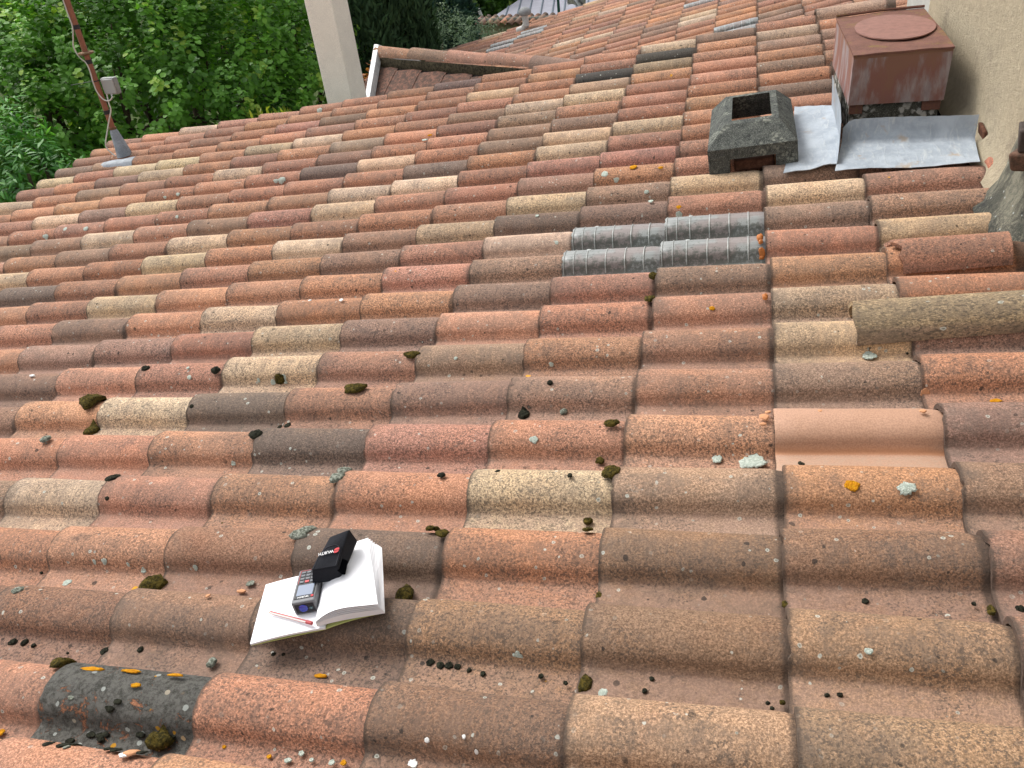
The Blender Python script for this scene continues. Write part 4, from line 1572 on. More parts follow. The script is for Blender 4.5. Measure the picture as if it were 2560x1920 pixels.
def text_on(txt, origin, xdir, ydir, size, mat, parent, name='lettering', ext=.0003, bold=.0):
    cu_ = bpy.data.curves.new(name, 'FONT'); cu_.body = txt; cu_.size = size; cu_.extrude = ext; cu_.offset = bold; cu_.align_x = 'CENTER'; cu_.align_y = 'CENTER'; cu_.resolution_u = 3
    to = bpy.data.objects.new(name, cu_); COL.objects.link(to)
    bpy.context.view_layer.update()
    me = bpy.data.meshes.new_from_object(to.evaluated_get(bpy.context.evaluated_depsgraph_get()))
    bpy.data.objects.remove(to)
    me.materials.clear(); me.materials.append(mat)
    o = bpy.data.objects.new(name, me); COL.objects.link(o)
    x_ = np.array(xdir, float); x_ /= np.linalg.norm(x_)
    y_ = np.array(ydir, float); y_ -= x_ * (y_ @ x_); y_ /= np.linalg.norm(y_)
    z_ = np.cross(x_, y_)
    Mx = Matrix(((x_[0], y_[0], z_[0], origin[0]), (x_[1], y_[1], z_[1], origin[1]), (x_[2], y_[2], z_[2], origin[2]), (0, 0, 0, 1)))
    o.parent = parent; o.matrix_local = parent.matrix_world.inverted() @ Mx
    return o


wxw, lyw = w(wx), w(ly)
text_on('WURTH', dv(wl_ * .48, .0135, .0016), -wxw, -lyw, .0065, MLET, met, bold=.00012)
mb = MB(); o_ = dv(wl_ * .86, .0135, .0014)
for s_ in (-1, 1):
    mb.add([o_ + wxw * a * .0030 + lyw * (s_ * (b * .0026 + .0004)) + w(nz) * .0002 for a, b in ((-1, 0), (1, 0), (.8, .8), (.3, 1), (-.3, 1), (-.8, .8))], [tuple(range(6))])
mb.build('logo', MLOGO, met, smooth=False)

# pouch
MPOUCH = simple('black_fabric', (.012, .013, .018), .85, .25, 0, 300, .3, .0004)
case_o = w(hz(1100, 500, HP + .075))
fz, nzh = HP + .100, HP + .072
FLc, FRc, NRc, NLc = hz(1150, 268, fz), hz(1372, 182, fz), hz(1245, 590, nzh), hz(955, 640, nzh)
NLb, NRb = hz(958, 795, nzh - .040), hz(1285, 748, nzh - .040)
FRb, FLb = hz(1466, 315, fz - .045), FLc + (hz(1466, 315, fz - .045) - FRc)
pouch = empty('black_pouch', w((NLb + NRb + FRb + FLb) / 4), 'black fabric pouch propped on the notebook beside the laser meter', 'pouch')
bpy.context.view_layer.update()
def tri(u, v, t_, bul=1.0):
    B4 = NLb * (1 - u) * (1 - v) + NRb * u * (1 - v) + FRb * u * v + FLb * (1 - u) * v
    T4 = NLc * (1 - u) * (1 - v) + NRc * u * (1 - v) + FRc * u * v + FLc * (1 - u) * v
    return w(B4 * (1 - t_) + T4 * t_ + np.array([0, 0, bul * .006 * math.sin(u * math.pi) * math.sin(v * math.pi) * (t_ > .5)]))
mb = MB()
n_ = 8
G = [[tri(b / n_, a / n_, 1) for b in range(n_ + 1)] for a in range(n_ + 1)]
mb.grid(G)
G = [[tri(b / n_, a / n_, 0) for b in range(n_, -1, -1)] for a in range(n_ + 1)]
mb.grid(G)
for (f0, f1) in (((0, 0), (1, 0)), ((1, 0), (1, 1)), ((1, 1), (0, 1)), ((0, 1), (0, 0))):
    G = [[tri(f0[0] + (f1[0] - f0[0]) * b / n_, f0[1] + (f1[1] - f0[1]) * b / n_, a / 4) for b in range(n_ + 1)] for a in range(5)]
    mb.grid(G)
o = mb.build('pouch_body', MPOUCH, pouch, autosmooth=0)
m = o.modifiers.new('weld', 'WELD'); m.merge_threshold = .0004
m = o.modifiers.new('bevel', 'BEVEL'); m.width = .006; m.segments = 4; m.limit_method = 'ANGLE'; m.angle_limit = math.radians(40)
# flap over the front half, with rounded edge
nT = np.cross(tri(1, 0, 1) - tri(0, 0, 1), tri(0, 1, 1) - tri(0, 0, 1)); nT /= np.linalg.norm(nT)
out = []
mb = MB()
G = []
for a in range(15):
    v = a / 14
    row = []
    for b in range(13):
        u = b / 12
        vm = .58 * (1 - abs(2 * u - 1) ** 5 * .35)
        row.append(tri(u * .96 + .02, v * vm, 1) + nT * .0035)
    G.append(row)
mb.grid(G, thick=.0025, nrm=nT)
mb.build('flap', MPOUCH, pouch, autosmooth=60)
mb = MB()
mb.tube([tri(.07, .02, 1) + nT * .0040] + [tri((b / 12) * .86 + .07, .545 * (1 - abs(2 * (b / 12) - 1) ** 5 * .38), 1) + nT * .0042 for b in range(13)] + [tri(.93, .02, 1) + nT * .0040], .0007, 5)
MSTITCH = NT('stitching').fin((.05, .05, .06), .8, None, .2)
mb.build('stitching', MSTITCH, pouch)
mb = MB()
mb.tube([tri(1.0, .03, .45), tri(1.0, .30, .55)], [.011, .009], 12)
mb.build('opening_shade', NT('painted_opening_shade').fin((.003, .003, .004), 1, None, 0), pouch)  # solid plug whose near-black colour stands for the shade inside the flap opening
px_ = (tri(1, .4, 1) - tri(0, .4, 1)); py_ = tri(.5, .8, 1) - tri(.5, .1, 1)
pxn = px_ / np.linalg.norm(px_)
text_on('WURTH', tri(.40, .36, 1) + nT * .0066, -px_, -py_, .0088, MLET, pouch, bold=.0002)
mb = MB(); o_ = tri(.80, .385, 1) + nT * .0058; pyn = py_ / np.linalg.norm(py_)
for s_ in (-1, 1):
    mb.add([o_ + pxn * a * .0058 + pyn * (s_ * (b * .0052 + .0007)) for a, b in ((-1, 0), (1, 0), (.85, .7), (.35, 1), (-.35, 1), (-.85, .7))], [tuple(range(6))])
mb.build('logo', MLOGO, pouch, smooth=False)

# ------------------------------------------------------------------ moss, lichen and crumbs on the front roof
def moss_mat(name, a, b):
    t = NT(name)
    P = t.co()
    oi = t.n('ObjectInfo')
    P = t.vmath('ADD', P, t.scale(oi.outputs['Location'], (7, 7, 7)))
    n = t.noise(P, 140, 4, .7); g = t.noise(P, 420, 2, .7)
    c = t.mix(t.ss(n, .35, .62), a, b)
    return t.fin(c, .98, t.bump(t.math('ADD', n, g), .004, 1.0), .1)


MMOSS = moss_mat('moss_green', (.115, .085, .018), (.030, .026, .008))
MMOSSD = moss_mat('moss_dark', (.040, .042, .028), (.012, .012, .009))
MLICHG = moss_mat('lichen_grey', (.34, .36, .30), (.10, .11, .085))
MLICW = moss_mat('lichen_white', (.55, .60, .53), (.38, .44, .38))
MLICO = moss_mat('lichen_orange', (.62, .30, .015), (.50, .20, .01))
MCRUMB = simple('terracotta_crumb', (.55, .28, .15), .9, .1, 0, 80, .2, .001)
MWHITES = NT('white_dropping').fin((.7, .71, .69), .8, None, .2)


def surf_h(u, v):
    """height of the tile surface over the roof plane"""
    best = -1
    for r in range(int(v / W) - 1, int(v / W) + 3):
        y = v - rv(r) if r >= -3 else v - r * W
        if -.166 <= y <= .067:
            best = max(best, rollz(y))
    return max(best, 0) + .0135


def surf_hit(px, py):
    c = M3.T @ CAMP; d = M3.T @ ray(px, py)
    t_ = (0.12 - c[2]) / d[2] * .8
    prev = None
    for k in range(1500):
        P_ = c + d * t_
        if P_[2] < zf(P_[0], P_[1]) + surf_h(P_[0], P_[1]): return P_
        t_ += .004
    return P_


def cushion(px, py, wpx, hpx, mat, name='moss_cushion', hfac=.35, seed=0):
    P_ = surf_hit(px, py)
    wm = wpx * np.linalg.norm(w(P_) - CAMP) / FPX / 2
    rr = random.Random(seed * 31 + int(px))
    hs_ = lambda dv_: zf(P_[0], P_[1] + dv_) + surf_h(P_[0], P_[1] + dv_)
    slope = max(-2.5, min(2.5, (hs_(.006) - hs_(-.006)) / .012))
    q_ = proj([w(P_), w(P_ + np.array([0, .01, .01 * slope]))])
    ppm = max(abs(q_[1][1] - q_[0][1]) / .01, 40)
    lm = hpx / 2 / ppm
    lm = max(min(lm, wm * (1.05 if hfac < .06 else 1.5) / math.hypot(1, slope)), wm * .25)
    hl = wm * hfac * 2 * (min(1, hpx / wpx * 1.6) if hfac > .1 else 1)
    rows_ = [r_ for r_ in range(-3, 26) if -.147 <= P_[1] - (rv(r_) if r_ >= 0 else r_ * W) <= .066]
    rb = max(rows_, key=lambda r_: rollz(P_[1] - rv(r_))) if rows_ else 0
    vlo, vhi = rv(rb) - .146, rv(rb) + .064
    V, F = [], []
    nr, nk = 5, (30 if hfac < .06 and wpx > 18 else 14)
    for i in range(nr + 1):
        f = i / nr
        for k in range(nk):
            t_ = 2 * math.pi * k / nk
            e = 1 + (.05 * math.sin(k * 2.4) + .28 * fbm(math.cos(t_) * 2, math.sin(t_) * 2, 0, seed)) + rr.uniform(-.10, .10)
            rad_ = math.sin(f * math.pi / 2) * e
            x, y = wm * rad_ * math.cos(t_), lm * rad_ * math.sin(t_)
            u_, v_ = P_[0] + x, P_[1] + y
            y = min(max(v_, vlo), vhi) - P_[1]; v_ = P_[1] + y
            hh = math.cos(f * math.pi / 2) ** .6 * hl * (1 + .3 * rr.uniform(-1, 1)) if i else hl
            V.append(np.array([x, y, zf(u_, v_) - zf(P_[0], P_[1]) + surf_h(u_, v_) - surf_h(P_[0], P_[1]) + hh + (.0012 if i < nr else -.001)]))
    for i in range(nr):
        for k in range(nk):
            F.append((i * nk + k, (i + 1) * nk + k, (i + 1) * nk + (k + 1) % nk, i * nk + (k + 1) % nk))
    V = np.array(V)
    o = link(name, mesh_from(name, V, F, [mat]), house, loc=(P_[0], P_[1], zf(P_[0], P_[1]) + surf_h(P_[0], P_[1])))
    return o


# (x, y, width, height) in photograph pixels, of the cushions one can pick out
for i, (x, y, a, b) in enumerate(((385, 1468, 62, 44), (160, 1658, 44, 34), (1012, 1490, 42, 44), (232, 1000, 50, 28), (232, 1080, 38, 20), (888, 972, 66, 20),
                   (1082, 1322, 30, 28), (1105, 1334, 36, 16), (1530, 1180, 44, 26), (400, 1858, 64, 44), (1465, 1715, 34, 60), (1030, 888, 46, 14),
                   (1498, 1490, 16, 40), (1962, 1512, 14, 46), (2478, 1530, 18, 44), (1530, 1060, 40, 14), (1625, 748, 28, 16), (1632, 690, 20, 14), (1500, 1155, 22, 14), (700, 950, 28, 16), (1470, 1305, 26, 16), (1470, 1325, 24, 14))):
    cushion(x, y, a, b, MMOSS, seed=i, hfac=.30)
for i, (x, y, a, b) in enumerate(((1310, 1040, 30, 20), (640, 1088, 34, 18), (285, 1197, 28, 18), (540, 928, 26, 14), (365, 923, 22, 12), (2000, 1160, 10, 20), (1104, 1188, 20, 10), (720, 1066, 16, 12), (700, 1070, 12, 10),
                   (1078, 1661, 22, 18), (1102, 1666, 22, 18), (1124, 1667, 20, 16), (1145, 1671, 18, 14), (1174, 1678, 11, 10), (1208, 1687, 14, 12), (1353, 1692, 12, 11), (1414, 1708, 11, 9), (35, 1608, 20, 16), (62, 1608, 16, 18), (85, 1614, 10, 9), (262, 1630, 18, 18), (352, 1626, 14, 14), (685, 1638, 12, 11), (710, 1639, 10, 9), (270, 1250, 12, 10), (1375, 958, 14, 10), (1245, 1180, 14, 10), (1425, 1190, 14, 10), (1612, 1728, 12, 12), (1630, 1700, 12, 10), (2163, 1504, 14, 12), (2434, 1512, 10, 8), (2068, 1742, 12, 9), (2100, 1738, 14, 10), (1920, 1760, 10, 8), (1930, 1772, 10, 8), (480, 1018, 12, 10))):
    cushion(x, y, a, b, MMOSSD, seed=i + 50, hfac=.28)
for i, (x, y, a, b) in enumerate(((750, 1338, 46, 22), (770, 1325, 40, 18), (845, 1195, 40, 22), (862, 1178, 40, 14), (115, 1098, 22, 14), (45, 1478, 24, 16), (530, 1658, 22, 26), (1410, 1032, 20, 12))):
    cushion(x, y, a, b, MLICHG, name='grey_moss_cushion', seed=i + 90, hfac=.25)
# flat lichen rosettes
for i, (x, y, a, b, m) in enumerate(((1882, 1156, 60, 30, MLICW), (1793, 1149, 26, 18, MLICW), (2268, 1221, 38, 30, MLICW), (2130, 1214, 32, 26, MLICO), (1297, 1655, 30, 28, MLICW), (1477, 1738, 16, 14, MLICW), (1507, 1733, 24, 20, MLICW),
                      (2172, 1630, 18, 16, MLICW), (2174, 890, 30, 16, MLICW), (1335, 1102, 22, 16, MLICW), (1512, 436, 18, 16, MLICW), (1542, 455, 14, 11, MLICW), (1617, 483, 12, 9, MLICW), (1627, 503, 12, 9, MLICW), (1698, 541, 16, 10, MLICW), (1583, 418, 18, 9, MLICO), (1652, 421, 14, 6, MLICO),
                      (1697, 519, 12, 9, MLICO), (1780, 772, 14, 9, MLICO), (2489, 1004, 22, 8, MLICO), (985, 679, 24, 8, MLICO), (1075, 340, 12, 6, MLICO), (1062, 349, 16, 10, MLICW), (1022, 349, 10, 8, MLICW), (799, 276, 14, 13, MLICW), (705, 449, 20, 14, MLICW), (690, 452, 14, 10, MLICW), (1161, 495, 13, 10, MLICW), (114, 591, 15, 12, MLICW), (162, 573, 12, 12, MLICW), (215, 573, 14, 10, MLICW), (445, 486, 10, 9, MLICW), (414, 497, 8, 7, MLICW), (443, 543, 8, 9, MLICW), (474, 945, 12, 10, MLICW), (585, 1163, 13, 12, MLICW), (683, 957, 12, 12, MLICW), (710, 943, 12, 10, MLICW), (715, 958, 9, 8, MLICW), (649, 956, 8, 8, MLICW),
                      (264, 1408, 14, 14, MLICW), (236, 1405, 9, 10, MLICW), (360, 1429, 13, 14, MLICW), (324, 1418, 8, 8, MLICW), (627, 1459, 20, 14, MLICHG), (168, 1458, 22, 16, MLICW), (232, 1673, 56, 7, MLICO), (328, 1678, 48, 5, MLICO), (440, 1689, 40, 5, MLICO), (635, 1674, 50, 5, MLICO), (802, 1690, 34, 9, MLICO), (488, 1871, 0, 0, None),
                      (860, 1909, 14, 14, MLICO), (673, 1892, 12, 10, MLICO), (2, 1832, 18, 18, MLICO), (720, 1902, 18, 12, MLICW), (755, 1886, 14, 14, MLICW), (830, 1908, 14, 14, MLICW), (780, 1902, 12, 10, MLICW), (340, 1713, 26, 10, MLICO), (562, 1870, 10, 9, MLICO), (312, 1887, 20, 16, MWHITES), (1033, 1912, 24, 20, MWHITES), (1069, 1853, 12, 13, MWHITES), (1160, 1843, 10, 11, MWHITES), (1192, 1882, 9, 9, MWHITES), (80, 939, 14, 4, MWHITES), (775, 751, 8, 4, MWHITES), (853, 750, 10, 6, MWHITES), (1120, 336, 0, 0, None), (490, 1422, 12, 10, MLICW), (1343, 540, 9, 9, MLICW), (1392, 609, 9, 9, MLICW), (470, 920, 8, 6, MLICW), (1140, 898, 10, 7, MLICW), (1380, 920, 12, 8, MLICW))):
    if not m: continue
    o = cushion(x, y, a, b, m, name='lichen_rosette', hfac=.035, seed=i + 120)
for i, (x, y, a, b) in enumerate(((1910, 1043, 22, 14), (2312, 988, 18, 10), (2050, 1028, 12, 6), (1920, 1030, 14, 12), (1290, 1180, 0, 0), (605, 1480, 22, 8), (520, 1490, 10, 8), (2090, 1742, 0, 0), (400, 1868, 34, 18), (1908, 1062, 16, 6), (2307, 1028, 14, 7), (330, 1880, 30, 14))):
    if a: cushion(x, y, a, b, MCRUMB, name='clay_crumb', hfac=.10, seed=i + 220)
rd = random.Random(77)
def cushion_uv(u, v, size, mat, name, hfac, seed):
    Pq = np.array([u, v, zf(u, v) + surf_h(u, v)])
    q = proj(w(Pq))[0]
    if not (0 < q[0] < 2560 and 0 < q[1] < 1930): return
    px_ = size * FPX / q[2]
    hp = surf_hit(q[0], q[1])
    if abs(hp[1] - v) > .03: return
    cushion(q[0], q[1], px_, px_ * .7, mat, name, hfac, seed)
for i in range(30):
    r = rd.randint(1, 8); c = rd.randint(-9, 1)
    u = cu(c) + (rd.uniform(.30, .355) if rd.random() < .35 else rd.uniform(.02, .35))
    v = rv(r) - rd.uniform(.078, .135)
    cushion_uv(u, v, rd.choice((.006, .008, .010, .014)), MMOSSD if rd.random() < .75 else MMOSS, 'moss_cushion', .3, i + 400)
for i in range(18):     # the grey tile at the lower left is heavily overgrown
    u = cu(-4) + rd.uniform(.02, .35); v = rv(1) - rd.choice((rd.uniform(.02, .07), rd.uniform(.07, .145)))
    cushion_uv(u, v, rd.uniform(.007, .020), rd.choice((MMOSSD, MMOSSD, MMOSSD, MLICHG)), 'moss_cushion', .09, i + 600)
MFOAM = NT('orange_foam').fin((.42, .14, .03), .6, None, .4)
for i, (x, y, a, b) in enumerate(((1900, 597, 16, 14), (1902, 607, 10, 8), (1905, 640, 14, 20), (1904, 648, 10, 8), (1913, 744, 14, 12))):
    cushion(x, y, a, b, MFOAM, name='sealant_blob', hfac=.5, seed=i + 300)

# ------------------------------------------------------------------ ground and far setting
MGROUND = simple('garden_ground', (.060, .085, .028), .98, .05, 0, 1.5, .5, .02, nscale2=20)
mb = MB()
mb.grid([[np.array([x, y, -4.0 + .05 * fbm(x * .3, y * .3)]) for x in np.linspace(-70, 70, 41)] for y in np.linspace(-30, 110, 41)][::-1])
g = mb.build('ground', MGROUND, None, origin=(0, 0, 0)); tag(g, kind='structure')
# make it face up
me = g.data
if me.polygons[0].normal.z < 0: me.flip_normals()

# garden wall with tiled coping
MGW = simple('garden_wall_render', (.40, .34, .215), .95, .1, 0, 3, .35, .004)
gw = empty('garden_wall', (-4.5, 16, -4), 'beige rendered garden wall topped with old clay coping tiles, behind the olive bush', 'wall')
bpy.context.view_layer.update()
A, B_ = at_z(1078, 62, -1.42), at_z(1530, 46, -1.42)
dW = (B_ - A); dW[2] = 0; lW = np.linalg.norm(dW); dW /= lW
nW = np.array([dW[1], -dW[0], 0]); nW = nW if nW[1] < 0 else -nW
mb = MB()
A0 = A - dW * 3.0
mb.hexa([A0 - upz * 2.6, A0 + dW * (lW + 5) - upz * 2.6, A0 + dW * (lW + 5) - upz * 2.6 - nW * .25, A0 - upz * 2.6 - nW * .25], [A0, A0 + dW * (lW + 5), A0 + dW * (lW + 5) - nW * .25, A0 - nW * .25])
mb.build('wall_face', MGW, gw, smooth=False)
MCOP = terracotta('coping_terracotta')
mbh = MB()
half_round(mbh, (0, 0, 0), (0, 1, 0), (1, 0, 0), (0, 0, 1), .40, .07, .06, n=8, nx=2)
cop = mesh_from('coping_tile', np.array(mbh.V), mbh.F, [MCOP])
at = cop.attributes.new('lp', 'FLOAT_VECTOR', 'POINT'); at.data.foreach_set('vector', (np.array(mbh.V)[:, [1, 0, 2]] + np.array([.05, -.03, 0])).ravel())
nt = int((lW + 3.4) / .15)
for k in range(nt):
    o_ = A0 + dW * (k * .15 + .1) + nW * .10 + upz * (-.05 + rnd.uniform(-.008, .008))
    ax_, ay_, az_ = dW, -nW + upz * .22, upz
    ay_ = ay_ / np.linalg.norm(ay_); az_ = np.cross(ax_, ay_); 
    Mx = Matrix(((ax_[0], ay_[0], az_[0], o_[0]), (ax_[1], ay_[1], az_[1], o_[1]), (ax_[2], ay_[2], az_[2], o_[2]), (0, 0, 0, 1)))
    ob = link('coping_tile', cop, gw); ob.matrix_local = gw.matrix_world.inverted() @ Mx; ob.color = tcol(rnd.choice('gbbs'), rnd)
mb = MB()
mb.box(A0 + dW * (lW + 5) / 2 - nW * .15 + upz * .02, lW + 5, .20, .07, (dW, -nW, upz))
mb.build('coping_ridge', MMORTARG, gw, bevel=.03)

# grey sheet shed roof behind the garden wall
MSHEET = simple('pale_grey_sheet', (.30, .30, .345), .5, .4, 0, 3, .15, .001)
MBAT = simple('grey_batten', (.13, .16, .19), .6, .3, 0, 20, .2, 0)
yS = 19.0
s_bl, s_br = at_y(1236, 42, yS), at_y(1500, 34, yS)
s_tl = at_y(1290, -8, yS + 1.6); s_tr = at_y(1500, -16, yS + 1.6)
shed = empty('grey_shed', np.array([(s_bl[0] + s_br[0]) / 2, yS + 1, -4.0]), 'pale grey shed roof of sheets with dark seams behind the garden wall', 'shed')
bpy.context.view_layer.update()
E0, E1 = s_bl, s_br
npan = 9
for k in range(npan):
    f0, f1 = k / npan, (k + .97) / npan
    a_, b_ = E0 * (1 - f0) + E1 * f0, E0 * (1 - f1) + E1 * f1
    slant = 1.0 if k > 2 else .45 + .2 * k
    T_ = (s_tr - s_br)
    off0 = T_ * (min(1, f0 * 4 + .05)); off1 = T_ * (min(1, f1 * 4 + .05))
    mb = MB(); mb.hexa([a_ - upz * .03, b_ - upz * .03, b_ + off1 - upz * .03, a_ + off0 - upz * .03], [a_, b_, b_ + off1, a_ + off0])
    mb.build('roof_panel', MSHEET, shed, smooth=False)
    mb = MB(); mb.tube([b_ + upz * .01, b_ + off1 + upz * .01], .018, 6); mb.build('seam', MBAT, shed)
mb = MB(); mb.hexa([np.array([E0[0], yS + .05, -4]), np.array([E1[0], yS + .05, -4]), np.array([E1[0], yS + 1.7, -4]), np.array([E0[0], yS + 1.7, -4])],
                   [np.array([E0[0], yS + .05, E0[2] - .04]), np.array([E1[0], yS + .05, E1[2] - .04]), np.array([E1[0], yS + 1.7, E1[2] - .04]), np.array([E0[0], yS + 1.7, E0[2] - .04])])
mb.build('shed_wall', MSMOOTH, shed, smooth=False)
# white cloth and dark green post beside the shed
pc = at_y(1428, 8, 17.2)
mb = MB()
G = [[at_y(1418 + 46 * b / 8, 14 - a * 6 - 4 * math.sin(b * .8), 17.0 + .2 * math.sin(a + b)) for b in range(9)] for a in range(5)]
mb.grid(G, thick=.01, nrm=(0, -1, .1))
o = mb.build('white_cloth', MWHITE, None); tag(o, 'draped white cloth behind the far roof edge near the top of the photo', 'cloth')
mb = MB(); b0 = at_y(1396, 12, 17.4); mb.box(b0, .05, .05, 1.2); 
MGREENP = NT('green_paint').fin((.02, .08, .06), .5, None, .3)
o = mb.build('green_post', MGREENP, None, bevel=.004); tag(o, 'thin dark green post between the grey shed and the white cloth', 'post')
mb = MB(); b0 = at_y(1205, 30, 17.0)
mb.box(b0 - upz * .15, .06, .03, .45, (np.array([math.cos(.3), 0, math.sin(.3)]), np.array([0, 1., 0]), np.array([-math.sin(.3), 0, math.cos(.3)])))
o = mb.build('white_marker', MWHITE, None, bevel=.003); tag(o, 'small white tilted marker board standing behind the garden wall', 'marker')

# ------------------------------------------------------------------ vegetation
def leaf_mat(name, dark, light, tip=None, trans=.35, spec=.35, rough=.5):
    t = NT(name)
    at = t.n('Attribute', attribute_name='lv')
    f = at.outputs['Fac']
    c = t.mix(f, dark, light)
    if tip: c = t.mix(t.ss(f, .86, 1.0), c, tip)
    geo = t.n('NewGeometry')
    t.set(t.b.inputs['Base Color'], c); t.b.inputs['Roughness'].default_value = rough; t.b.inputs['Specular IOR Level'].default_value = spec
    tr = t.n('BsdfTranslucent'); t.set(tr.inputs['Color'], t.mix(1.0, c, (1.1, 1.25, .55), 'MULTIPLY'))
    mx = t.n('MixShader'); mx.inputs[0].default_value = trans
    t.t.links.new(t.b.outputs[0], mx.inputs[1]); t.t.links.new(tr.outputs[0], mx.inputs[2]); t.t.links.new(mx.outputs[0], t.out.inputs['Surface'])
    return t.mat


LEAF = np.array([(0, 0, 0), (-.42, .32, .07), (0, .36, 0), (.42, .32, .07), (-.40, .70, .05), (0, .74, -.03), (.40, .70, .05), (0, 1.05, -.10)])
LEAFF = [(0, 2, 1), (0, 3, 2), (1, 2, 5, 4), (2, 3, 6, 5), (4, 5, 7), (5, 6, 7)]
NARROW = np.array([(0, 0, 0), (-.14, .35, .02), (.14, .35, .02), (-.11, .72, -.02), (.11, .72, -.02), (0, 1.1, -.10)])
NARROWF = [(0, 2, 1), (1, 2, 4, 3), (3, 4, 5)]


def leaves_mesh(name, pos, dirs, nrm, size, lv, mat, shape='leaf'):
    S, SF = (LEAF, LEAFF) if shape == 'leaf' else (NARROW, NARROWF)
    n = len(pos)
    y = dirs / (np.linalg.norm(dirs, axis=1, keepdims=True) + 1e-9)
    x = np.cross(y, nrm); x /= np.linalg.norm(x, axis=1, keepdims=True) + 1e-9
    z = np.cross(x, y)
    V = pos[:, None, :] + size[:, None, None] * (S[None, :, 0, None] * x[:, None] + S[None, :, 1, None] * y[:, None] + S[None, :, 2, None] * z[:, None])
    k = len(S)
    V = V.reshape(-1, 3)
    nl = [len(f) for f in SF]
    flat = np.concatenate([np.array(f) for f in SF])
    idx = (flat[None, :] + (np.arange(n) * k)[:, None]).ravel()
    me = bpy.data.meshes.new(name)
    me.vertices.add(len(V)); me.vertices.foreach_set('co', V.ravel())
    me.loops.add(len(idx)); me.loops.foreach_set('vertex_index', idx.astype(np.int32))
    tot = np.tile(np.array(nl), n)
    me.polygons.add(len(tot))
    me.polygons.foreach_set('loop_start', np.concatenate([[0], np.cumsum(tot)[:-1]]).astype(np.int32))
    me.polygons.foreach_set('use_smooth', np.ones(len(tot), bool))
    me.materials.append(mat)
    at = me.attributes.new('lv', 'FLOAT', 'POINT'); at.data.foreach_set('value', np.repeat(lv, k).astype(np.float32))
    me.update(calc_edges=True); me.validate()
    return me


MBARK = simple('bark', (.10, .075, .055), .95, .1, 0, 30, .4, .004)


def crown_points(rs, center, rad, nclump, nleaf, spread, toward=None, shell=(.55, 1.02)):
    """leaf clumps spread through an ellipsoidal crown"""
    c = np.array(center); r = np.array(rad)
    P_, D_, N_, T_ = [], [], [], []
    for _ in range(nclump):
        while True:
            d = rs.normal(size=3); d /= np.linalg.norm(d)
            if d[2] < -.75: continue
            if toward is not None and d @ toward < -.35: continue
            break
        bump = 1 + .12 * math.sin(d[0] * 7 + c[0]) * math.sin(d[1] * 6 + c[1]) + .08 * math.sin(d[2] * 9 + c[0] * 2)
        s_ = rs.uniform(*shell) ** .6 * bump
        cp = c + d * r * s_
        axis = d * .8 + np.array([0, 0, .5]) + rs.normal(size=3) * .35; axis /= np.linalg.norm(axis)
        ln = spread * rs.uniform(.6, 1.5)
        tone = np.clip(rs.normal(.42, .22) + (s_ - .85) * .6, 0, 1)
        t_ = rs.uniform(0, 1, nleaf)
        side = rs.normal(size=(nleaf, 3)); side -= (side @ axis)[:, None] * axis; side /= np.linalg.norm(side, axis=1, keepdims=True)
        pos = cp + axis * ((t_ - .5) * ln)[:, None] + side * (spread * .38 * rs.uniform(.15, 1, nleaf) * (1.15 - t_))[:, None]
        dirs = side * 1.0 + axis * .35 + np.array([0, 0, -.35]) + rs.normal(size=(nleaf, 3)) * .25
        nr = np.array([0, 0, 1.0]) + axis * .7 + rs.normal(size=(nleaf, 3)) * .35
        P_.append(pos); D_.append(dirs); N_.append(nr); T_.append(np.clip(tone + rs.normal(0, .12, nleaf) + t_ * .18, 0, 1))
    return map(np.concatenate, (P_, D_, N_, T_))


def tree(name, label, cat, center, rad, nclump, nleaf, spread, lsize, mat, seed, ground=-4.0, group=None, shape='leaf', stems=4, toward=None, single=0):
    rs = np.random.RandomState(seed)
    root = empty(name, (center[0], center[1], ground), label, cat, group)
    bpy.context.view_layer.update()
    P_, D_, N_, T_ = crown_points(rs, center, rad, nclump, nleaf, spread, toward)
    sz = lsize * rs.uniform(.6, 1.25, len(P_))
    base = np.array([center[0], center[1], ground])
    if single:
        q = proj(P_)
        dist = np.linalg.norm(P_ - CAMP, axis=1)
        ok = (q[:, 0] > 0) & (q[:, 0] < 2560) & (q[:, 1] > -20) & (q[:, 1] < 500)
        score = np.where(ok, sz / dist, 0)
        top_ = np.argsort(-score)[:single]
        mask = np.ones(len(P_), bool); mask[top_] = False
        for i in top_:
            me = leaves_mesh('leaf', (P_[i] - P_[i])[None], D_[i][None], N_[i][None], sz[i:i + 1], T_[i:i + 1], mat, shape)
            link('leaf', me, root, loc=P_[i] - base)
        P_, D_, N_, T_, sz = P_[mask], D_[mask], N_[mask], T_[mask], sz[mask]
    me = leaves_mesh('foliage', P_ - base, D_, N_, sz, T_, mat, shape)
    tag(link('foliage', me, root), kind='stuff')
    mb = MB()
    c = np.array(center)
    for k in range(stems):
        a = 2 * math.pi * k / stems + seed
        e = c + np.array(rad) * np.array([math.cos(a) * .55, math.sin(a) * .55, .45])
        b = base + np.array([math.cos(a) * .12, math.sin(a) * .12, 0]) * (1 if stems > 1 else 0)
        m_ = (b + e) / 2 + rs.normal(size=3) * .15
        mb.tube([b, m_, e], [.06, .045, .015], 8)
        for _ in range(5):
            d2 = rs.normal(size=3); d2[2] = abs(d2[2]); d2 /= np.linalg.norm(d2)
            s0_ = m_ * .5 + e * .5
            mb.tube([s0_, s0_ + d2 * np.array(rad) * .5], [.018, .006], 5)
    mb.build('trunk' if stems == 1 else 'stems', MBARK, root)
    return root


